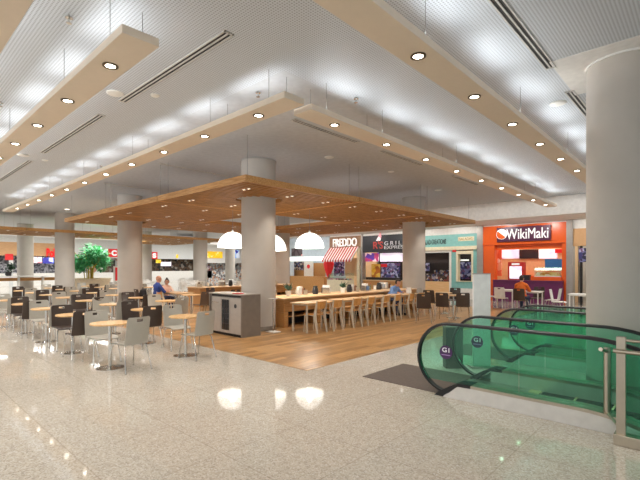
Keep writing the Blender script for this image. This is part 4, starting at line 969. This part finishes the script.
# tan shop beside the column
xa = on_y(573.5, 0, YF)[0]
S = Shop('shop_front', 'tan fascia shop half hidden by the big column', xa + 1.5, YF)
S.box('fascia', 'tan', (xa, xa + 3, on_y(580, 246, YF)[1], on_y(580, 228.5, YF)[1]), YF - .06, YF + .1); S.box('soffit_trim', 'soffit', (xa, xa + 3, on_y(580, 228.5, YF)[1], TOPZ), YF - .02, YF + .1)
S.box('back_wall', 'far_wall', (xa, xa + 3, 0, TOPZ), 22.9, 23.0); S.box('counter', 'oak', (xa + .5, xa + 3, 0, 1.05), YF, YF + .5); S.box('menu_screen', 'photo_blue', yr(579, 248, 590, 262, YF), YF - .04, YF + .02); S.box('door_frame', 'black', (xa + .25, xa + .33, 0, on_y(580, 246, YF)[1]), YF - .02, YF + .06)
area((xa + 1.5, 21.9, 3.66), 2, 1, 40)
# teal shop
x0, x1 = on_y(422, 0, YF)[0] - 1.0, on_y(478, 0, YF)[0]
S = Shop('shop_front', 'teal painted shop front with cream window frames and dark windows', mid(x0, x1), YF)
m = 455
z_top, z_f, z_l = on_y(m, 234.5, YF)[1], on_y(m, 246.5, YF)[1], on_y(m, 250, YF)[1]
S.box('cornice', 'soffit', (x0, x1, z_top, TOPZ), YF - .12, YF + .1); fb = S.box('fascia', 'teal', (x0, x1, z_f, z_top), YF - .1, YF + .1); S.box('ledge', 'cream', (x0, x1, z_l, z_f), YF - .18, YF + .1)
r = yr(424, 239.5, 447, 244.5, YF); lettering('SALAD CREATIONS', M['dark_txt'], fb, r[0], r[1], r[2], r[3], YF - .1, 'y', .02)
r = yr(459, 236.8, 475, 241, YF); pb = S.box('small_sign', 'cream', (r[0], r[1], r[2], r[3]), YF - .115, YF - .1, fb); q = yr(460.5, 237.6, 473.5, 240.3, YF); lettering('SALADAS', M['gold_txt'], fb, q[0], q[1], q[2], q[3], YF - .115, 'y', .012)
w1 = yr(423, 251, 450, 281, YF); w2 = yr(459, 254, 472, 281, YF)
w1 = (x0 + .2, w1[1], w1[2], z_l - .12)
zs = w1[2]
S.box('pier', 'teal', (w1[1] + .12, w2[0] - .12, 0, z_l), YF - .08, YF + .2); S.box('pier', 'teal', (w2[1] + .1, x1, 0, z_l), YF - .08, YF + .2); S.box('pier', 'teal', (x0, w1[0], 0, z_l), YF - .08, YF + .2)
S.box('window_frame', 'white', (w1[0], w1[1] + .12, w1[3], z_l), YF - .1, YF + .15); S.box('window_frame', 'white', (w1[1], w1[1] + .12, 0, w1[3]), YF - .1, YF + .15)
S.raw(MB().box(w2[0] - .12, w2[0], YF - .1, YF + .15, .9, z_l - .05).box(w2[1], w2[1] + .1, YF - .1, YF + .15, .9, z_l - .05).box(w2[0], w2[1], YF - .1, YF + .15, w2[3], z_l - .05).box(w2[0], w2[1], YF - .1, YF + .15, .9, w2[2]), 'window_frame', 'cream')
S.box('sill_panel', 'teal', (w2[0] - .12, w2[1] + .1, .55, .9), YF - .06, YF + .15); S.box('kick_panel', 'white', (w2[0] - .12, w2[1] + .1, 0, .55), YF - .07, YF + .15)
S.box('counter', 'peach', (w1[0], w1[1], 0, w1[2] - .02), YF - .1, YF + .4); S.box('picture_strip', 'products', (w1[0], w1[1], w1[2] - .02, w1[2] + .38), YF + .0, YF + .3)
S.box('back_wall', 'interior_dark', (x0, x1, 0, TOPZ), 22.7, 22.8); S.box('header_board', 'interior_dark', (w1[0], w1[1], w1[3] - .55, w1[3]), YF + .3, YF + .36)
S.box('shelf_display', 'photo_blue', yr(424, 263, 429, 271, 22.6), 22.6, 22.7); S.box('shelf_display', 'products', yr(434, 270, 450, 277, 22.6), 22.6, 22.7); S.box('shelf_display', 'photo_blue', yr(460, 262, 472, 279, 22.6), 22.6, 22.7)
S.box('light_strip', 'lightband', yr(430, 260, 438, 261.3, 22.4), 22.35, 22.4); S.box('light_strip', 'lightband', yr(461, 259.5, 469, 260.8, 22.4), 22.35, 22.4)
r = yr(452, 247, 456, 252, YF - .15); tag(MB().box(-.09, .09, -.03, .03, -.13, .13).build('alarm_sign', M['redsign'], None, (mid(r[0], r[1]), YF - .13, mid(r[2], r[3]))), 'small red square sign on the teal pier', 'sign')
area((mid(x0, x1), 21.8, 3.66), 2, 1, 20)
# black grill shop
x0, x1 = on_y(363, 0, YF)[0], on_y(422, 0, YF)[0] - 1.05
S = Shop('shop_front', 'charcoal grill shop front with red and white lettering, partly behind the column', mid(x0, x1), YF)
z_top, z_f = on_y(385, 235, YF)[1], on_y(385, 252, YF)[1]
S.box('soffit_trim', 'soffit', (x0, x1, z_top, TOPZ), YF - .04, YF + .1); fb = S.box('fascia', 'navy', (x0, x1, z_f, z_top), YF - .1, YF + .1); S.box('pier', 'metal_grey', (x0 - .06, x0 + .06, 0, TOPZ), YF - .14, YF + .2)
q = yr(374.5, 241.5, 384, 249, YF); lettering("R'S", M['grill_red'], fb, q[0], q[1], q[2], q[3], YF - .1, 'y', .04, bold=.01)
S.raw(MB().prism([(q[0] + .2, q[3] + .04), (q[0] + .38, q[3] + .32), (q[0] + .5, q[3] + .55), (q[0] + .58, q[3] + .3), (q[0] + .5, q[3] + .04)], YF - .13, YF - .1), 'flame_mark', 'pink_menu', fb)
a = yr(385.5, 241, 407, 244.8, YF); lettering('G R I L L', M['grill_white'], fb, a[0], a[1], a[2], a[3], YF - .1, 'y', .03); a = yr(385.5, 245.5, 407, 248.8, YF); lettering('EXPRESS', M['grill_white'], fb, a[0], a[1], a[2], a[3], YF - .1, 'y', .03)
S.box('menu_board', 'purple_menu', yr(364, 253, 379, 261.5, YF + .2), YF + .15, YF + .2); S.box('menu_board', 'screen_white', yr(380.5, 253, 400, 261.5, YF + .2), YF + .15, YF + .2); S.box('menu_board', 'screen_white', yr(400.5, 253, 406.5, 261.5, YF + .2), YF + .15, YF + .2)
S.box('back_wall', 'interior_dark', (x0, x1, 0, TOPZ), 22.7, 22.8); S.box('poster', 'yellow_panel', yr(371.5, 264, 380, 280, YF + .62), YF + .62, YF + .66); S.box('photo_board', 'photo_blue', yr(381, 263, 400, 281, YF + .62), YF + .62, YF + .66); S.box('red_sign', 'redsign', yr(381, 264, 387, 267, YF + .6), YF + .58, YF + .62)
zc = on_y(385, 281, YF)[1]; S.box('counter', 'oak', (x0 + .1, x1, 0, zc), YF - .1, YF + .5); S.box('counter_top', 'oak_pale', (x0 + .1, x1, zc, zc + .05), YF - .15, YF + .55); S.box('grill_hob', 'black', (x0 + .15, x0 + 2.6, zc + .05, zc + .2), YF + .1, YF + .5)
area((mid(x0, x1), 21.8, 3.66), 2, 1, 30)
# brown ice-cream shop with awning
x0, x1 = on_y(330.5, 0, YF)[0], on_y(362, 0, YF)[0]
S = Shop('shop_front', 'brown shop front with white lettering over a red striped awning', mid(x0, x1), YF)
z_top, z_f = on_y(346, 236.5, YF)[1], on_y(346, 248, YF)[1]
S.box('soffit_trim', 'soffit', (x0, x1, z_top, TOPZ), YF - .04, YF + .1); fb = S.box('fascia', 'brown_sign', (x0, x1, z_f, z_top), YF - .1, YF + .1)
a = yr(334.5, 238.5, 358, 246.5, YF); lettering('FREDDO', M['letter'], fb, a[0], a[1], a[2], a[3], YF - .1, 'y', .08, bold=.005)
za = on_y(346, 260, YF)[1]
S.raw(MB().prism([(YF - .1, z_f + .02), (YF - .85, za), (YF - .85, za - .12), (YF - .83, za - .12), (YF - .83, za + .02), (YF - .1, z_f + .05)], x0, x1 - .2, 'x'), 'awning', 'awning')
S.box('back_wall', 'cream_wall', (x0, x1, 0, TOPZ), 22.6, 22.7); S.box('wooden_panel', 'oak_pale', yr(345, 258, 357.5, 276, YF + .3), YF + .3, YF + .36); S.box('side_pier', 'cream', (x1 - .35, x1 - .12, 0, z_f), YF - .08, YF + .2); S.box('picture_board', 'photo_blue', yr(334, 261, 344, 276, YF + .25), YF + .25, YF + .3)
r = yr(329, 275, 350, 292, YF - .8); t = thing('ice_cream_freezer', 'pale glass ice cream freezer below the striped awning', 'freezer', (mid(r[0], r[1]), YF - .7, 0), 0); w_ = (r[1] - r[0]) / 2
MB().box(-w_, w_, -.3, .3, 0, .85).build('cabinet_body', M['cream'], t); MB().prism([(-.3, .85), (-.3, .9), (-.1, 1.22), (.3, 1.25), (.3, .85)], -w_, w_, 'x').build('glass_hood', M['glass_clear'], t); MB().box(-w_ * .9, w_ * .9, -.22, .22, .85, .93).build('ice_cream', blotches('ice_cream', [(240, 220, 200), (150, 210, 210), (220, 150, 170), (120, 80, 60)], 7), t)
r = yr(323.5, 260, 333, 278, YF - .4); t = thing('cone_sign', 'tall red cone-shaped sign beside the striped awning', 'sign', (mid(r[0], r[1]), YF - .35, 0), 0)
MB().lathe([(.03, .05), (.03, 1.0), (.09, 1.0), (.3, 1.55), (.36, 1.85), (.28, 2.05), (.001, 2.1)], n=24).build('cone', M['redsign'], t); MB().lathe([(.001, 0), (.25, 0), (.25, .04), (.03, .06)], n=24).build('base', M['metal_grey'], t)
area((mid(x0, x1), 21.6, 3.66), 1.6, 1, 45)
# open grey-blue shop at the near end of the row
x0, x1 = -22.8, on_y(330.5, 0, YF)[0]
S = Shop('shop_front', 'grey-blue open shop with a white light band and wood panelled wall', mid(x0, x1), YF)
zl0, zl1 = on_y(308, 261, YF)[1], on_y(308, 257, YF)[1]
S.box('upper_wall', 'greyblue', (x0, x1, zl1, TOPZ), YF - .05, YF + .1); S.box('light_band', 'lightband', (x0 + .6, x1, zl0, zl1), YF - .3, YF - .05); S.box('back_wall', 'greyblue', (x0, x1, 0, TOPZ), 22.7, 22.8); S.box('wood_wall', 'oak', yr(293, 263, 325, 288, YF + .6), YF + .6, YF + .66); S.box('corner_pier', 'greyblue', (x0, x0 + .5, 0, zl1), YF - .1, YF + .3)
S.box('picture_board', blotches('food_photo', [(60, 50, 54), (226, 150, 150), (90, 80, 84)], 2.5, .1), yr(291.5, 248.5, 302, 256, YF - .08), YF - .09, YF - .05); S.box('picture_board', 'products', yr(292, 261.5, 303, 270, YF + .5), YF + .5, YF + .58); nb = S.box('notice_board', 'paper', yr(304, 261.5, 313, 279, YF + .45), YF + .45, YF + .5)
a = yr(306.5, 264, 310.5, 269, YF + .45); S.raw(MB().cyl((mid(a[0], a[1]), YF + .45, mid(a[2], a[3])), (mid(a[0], a[1]), YF + .44, mid(a[2], a[3])), .15, n=20), 'round_mark', 'redsign', nb)
S.box('counter', 'oak', yr(288, 278, 326, 300, YF + .1)[:2] + (0, 1.0), YF - .1, YF + .35)
area((mid(x0, x1), 21.8, 3.66), 3, 1, 70)

# ------------------------------------------------------------------ shops on the far wall X = -44
XF = -44.0
y0, y1 = on_x(-12, 0, XF)[0], on_x(72, 0, XF)[0]
S = Shop('shop_front', 'far shop front with tan fascia, red lettering and lit menus', XF, mid(y0, y1))
def fx(px, py): return on_x(px, py, XF)[1]
S.xbox('back_wall', 'kitchen', (y0, y1, 0, 4.0), XF - 1.4, XF - 1.3); S.xbox('upper_wall', 'far_wall', (y0, y1, fx(40, 243), CEIL - .02), XF - .1, XF); fb = S.xbox('fascia', 'tan', (y0, y1, fx(40, 256), fx(40, 243)), XF - .2, XF)
a = xr(46.3, 248, 60, 257.5, XF); lettering("Bob's", M['red_letter'], fb, a[0], a[1], a[2], a[3], XF, 'x', .1, bold=.04)
S.xbox('menu_board', 'pink_menu', xr(33, 257, 42, 263, XF), XF - .1, XF - .02); S.xbox('menu_board', 'blue_menu', xr(43, 257.5, 54, 263.5, XF), XF - .1, XF - .02); S.xbox('counter', 'white', (y0, y1, 0, 1.1), XF - .5, XF); S.xbox('side_sign', 'redsign', xr(5, 254, 13, 260, XF), XF - .1, XF + .1); S.xbox('pier', 'far_wall', xr(9, 258, 13, 290, XF), XF - .1, XF + .05)
y0, y1 = on_x(72.5, 0, XF)[0], on_x(140, 0, XF)[0]
S = Shop('shop_front', 'far shop front with a red sign lettered C beside the tree', XF, mid(y0, y1))
S.xbox('back_wall', 'shop_pale', (y0, y1, 0, 3.2), XF - 1.4, XF - 1.3); S.xbox('fascia', 'far_wall', (y0, y1, fx(110, 258), CEIL - .02), XF - .2, XF); S.xbox('counter', 'white', (y0, y1, 0, 1.1), XF - .5, XF); S.xbox('dark_recess', 'shop_dim', xr(109, 260, 120, 275, XF), XF - 1.29, XF - 1.2)
sb = S.xbox('sign_board', 'redsign', xr(108, 249, 122, 257, XF), XF, XF + .12); a = xr(111, 250.3, 116, 255.8, XF); lettering('C', M['letter'], sb, a[0], a[1], a[2], a[3], XF + .12, 'x', .06, bold=.05)
y0, y1 = on_x(141, 0, XF)[0], on_x(201, 0, XF)[0]
S = Shop('shop_front', 'far shop front with a grey fascia and a red square sign lettered S', XF, mid(y0, y1))
S.xbox('back_wall', 'shop_dim', (y0, y1, 0, 3.2), XF - 1.4, XF - 1.3); S.xbox('fascia', 'far_wall', (y0, y1, fx(170, 259), CEIL - .02), XF - .2, XF); S.xbox('counter', 'white', (y0, y1, 0, 1.2), XF - .5, XF)
sb = S.xbox('sign_board', 'redsign', xr(149, 252, 157, 259, XF), XF, XF + .12); a = xr(152, 253.2, 155.5, 258, XF); lettering('S', M['letter'], sb, a[0], a[1], a[2], a[3], XF + .12, 'x', .06, bold=.05)
S.xbox('menu_board', 'screen_white', xr(162, 262, 172, 266, XF), XF - .3, XF - .2); S.xbox('round_sign', 'yellow_sign', xr(157, 259.5, 162, 263, XF), XF - .3, XF - .2); S.xbox('side_mark', 'yellow_sign', xr(176, 254.5, 178, 258, XF), XF, XF + .06)
y0, y1 = on_x(201.5, 0, XF)[0], 35.9
S = Shop('shop_front', 'far shop front with a wavy yellow sign on white', XF, mid(y0, y1))
S.xbox('back_wall', 'shop_pale', (y0, y1, 0, 3.2), XF - 1.4, XF - 1.3); S.xbox('fascia', 'soffit', (y0, y1, fx(214, 263), CEIL - .02), XF - .2, XF); S.xbox('counter', 'shop_pale', (y0, y1, 0, 1.2), XF - .5, XF); S.xbox('sign_board', 'yellow_sign', xr(205, 251.5, 222, 258, XF), XF, XF + .12)
S.xbox('menu_board', 'blue_menu', xr(232, 250, 239, 258, XF), XF, XF + .05); S.xbox('poster', 'products', xr(205, 266, 212, 278, XF), XF - .1, XF)

# ------------------------------------------------------------------ fill lamps added over the hall, and world light
for x, y, sx, sy, e in ((-40.5, 8, 2, 14, 420), (-40.5, 24, 2, 14, 420), (-34, 25, 6, 3, 420), (-27, 25, 5, 5, 420), (-35.8, 0, 1.6, 8, 380), (-35.8, 11, 1.2, 10, 420), (-28.8, 11, 3, 3, 420), (-27, -1, 7, 2, 320), (-13, 17.9, 18, .3, 60), (-2, 17.9, 8, .3, 28)):
    area((x, y, CEIL - .03), sx, sy, e, color=(1, .99, .97))  # added fill over the far court and shop row, no fixtures
for k in range(7): spot((-20.8, 2.5 + k * 2.3, CEIL - .06), 260, 150, .6, .12, (1, .98, .95))  # added row to light the distant columns and chairs, no fixtures
area((0, -5, CEIL - .03), 8, 5, 290); area((-12, -5, CEIL - .03), 10, 5, 290)
w = bpy.data.worlds.new('world'); sc.world = w; w.use_nodes = True
w.node_tree.nodes['Background'].inputs['Color'].default_value = (.93, .97, 1, 1); w.node_tree.nodes['Background'].inputs['Strength'].default_value = 1.05
sc.view_settings.view_transform = 'Standard'; sc.view_settings.look = 'None'; sc.view_settings.exposure = 0.0; sc.view_settings.gamma = 1.0; sc.view_settings.use_curve_mapping = False
sc.cycles.use_denoising = True; sc.cycles.max_bounces = 10; sc.cycles.transparent_max_bounces = 24; sc.cycles.sample_clamp_indirect = 6
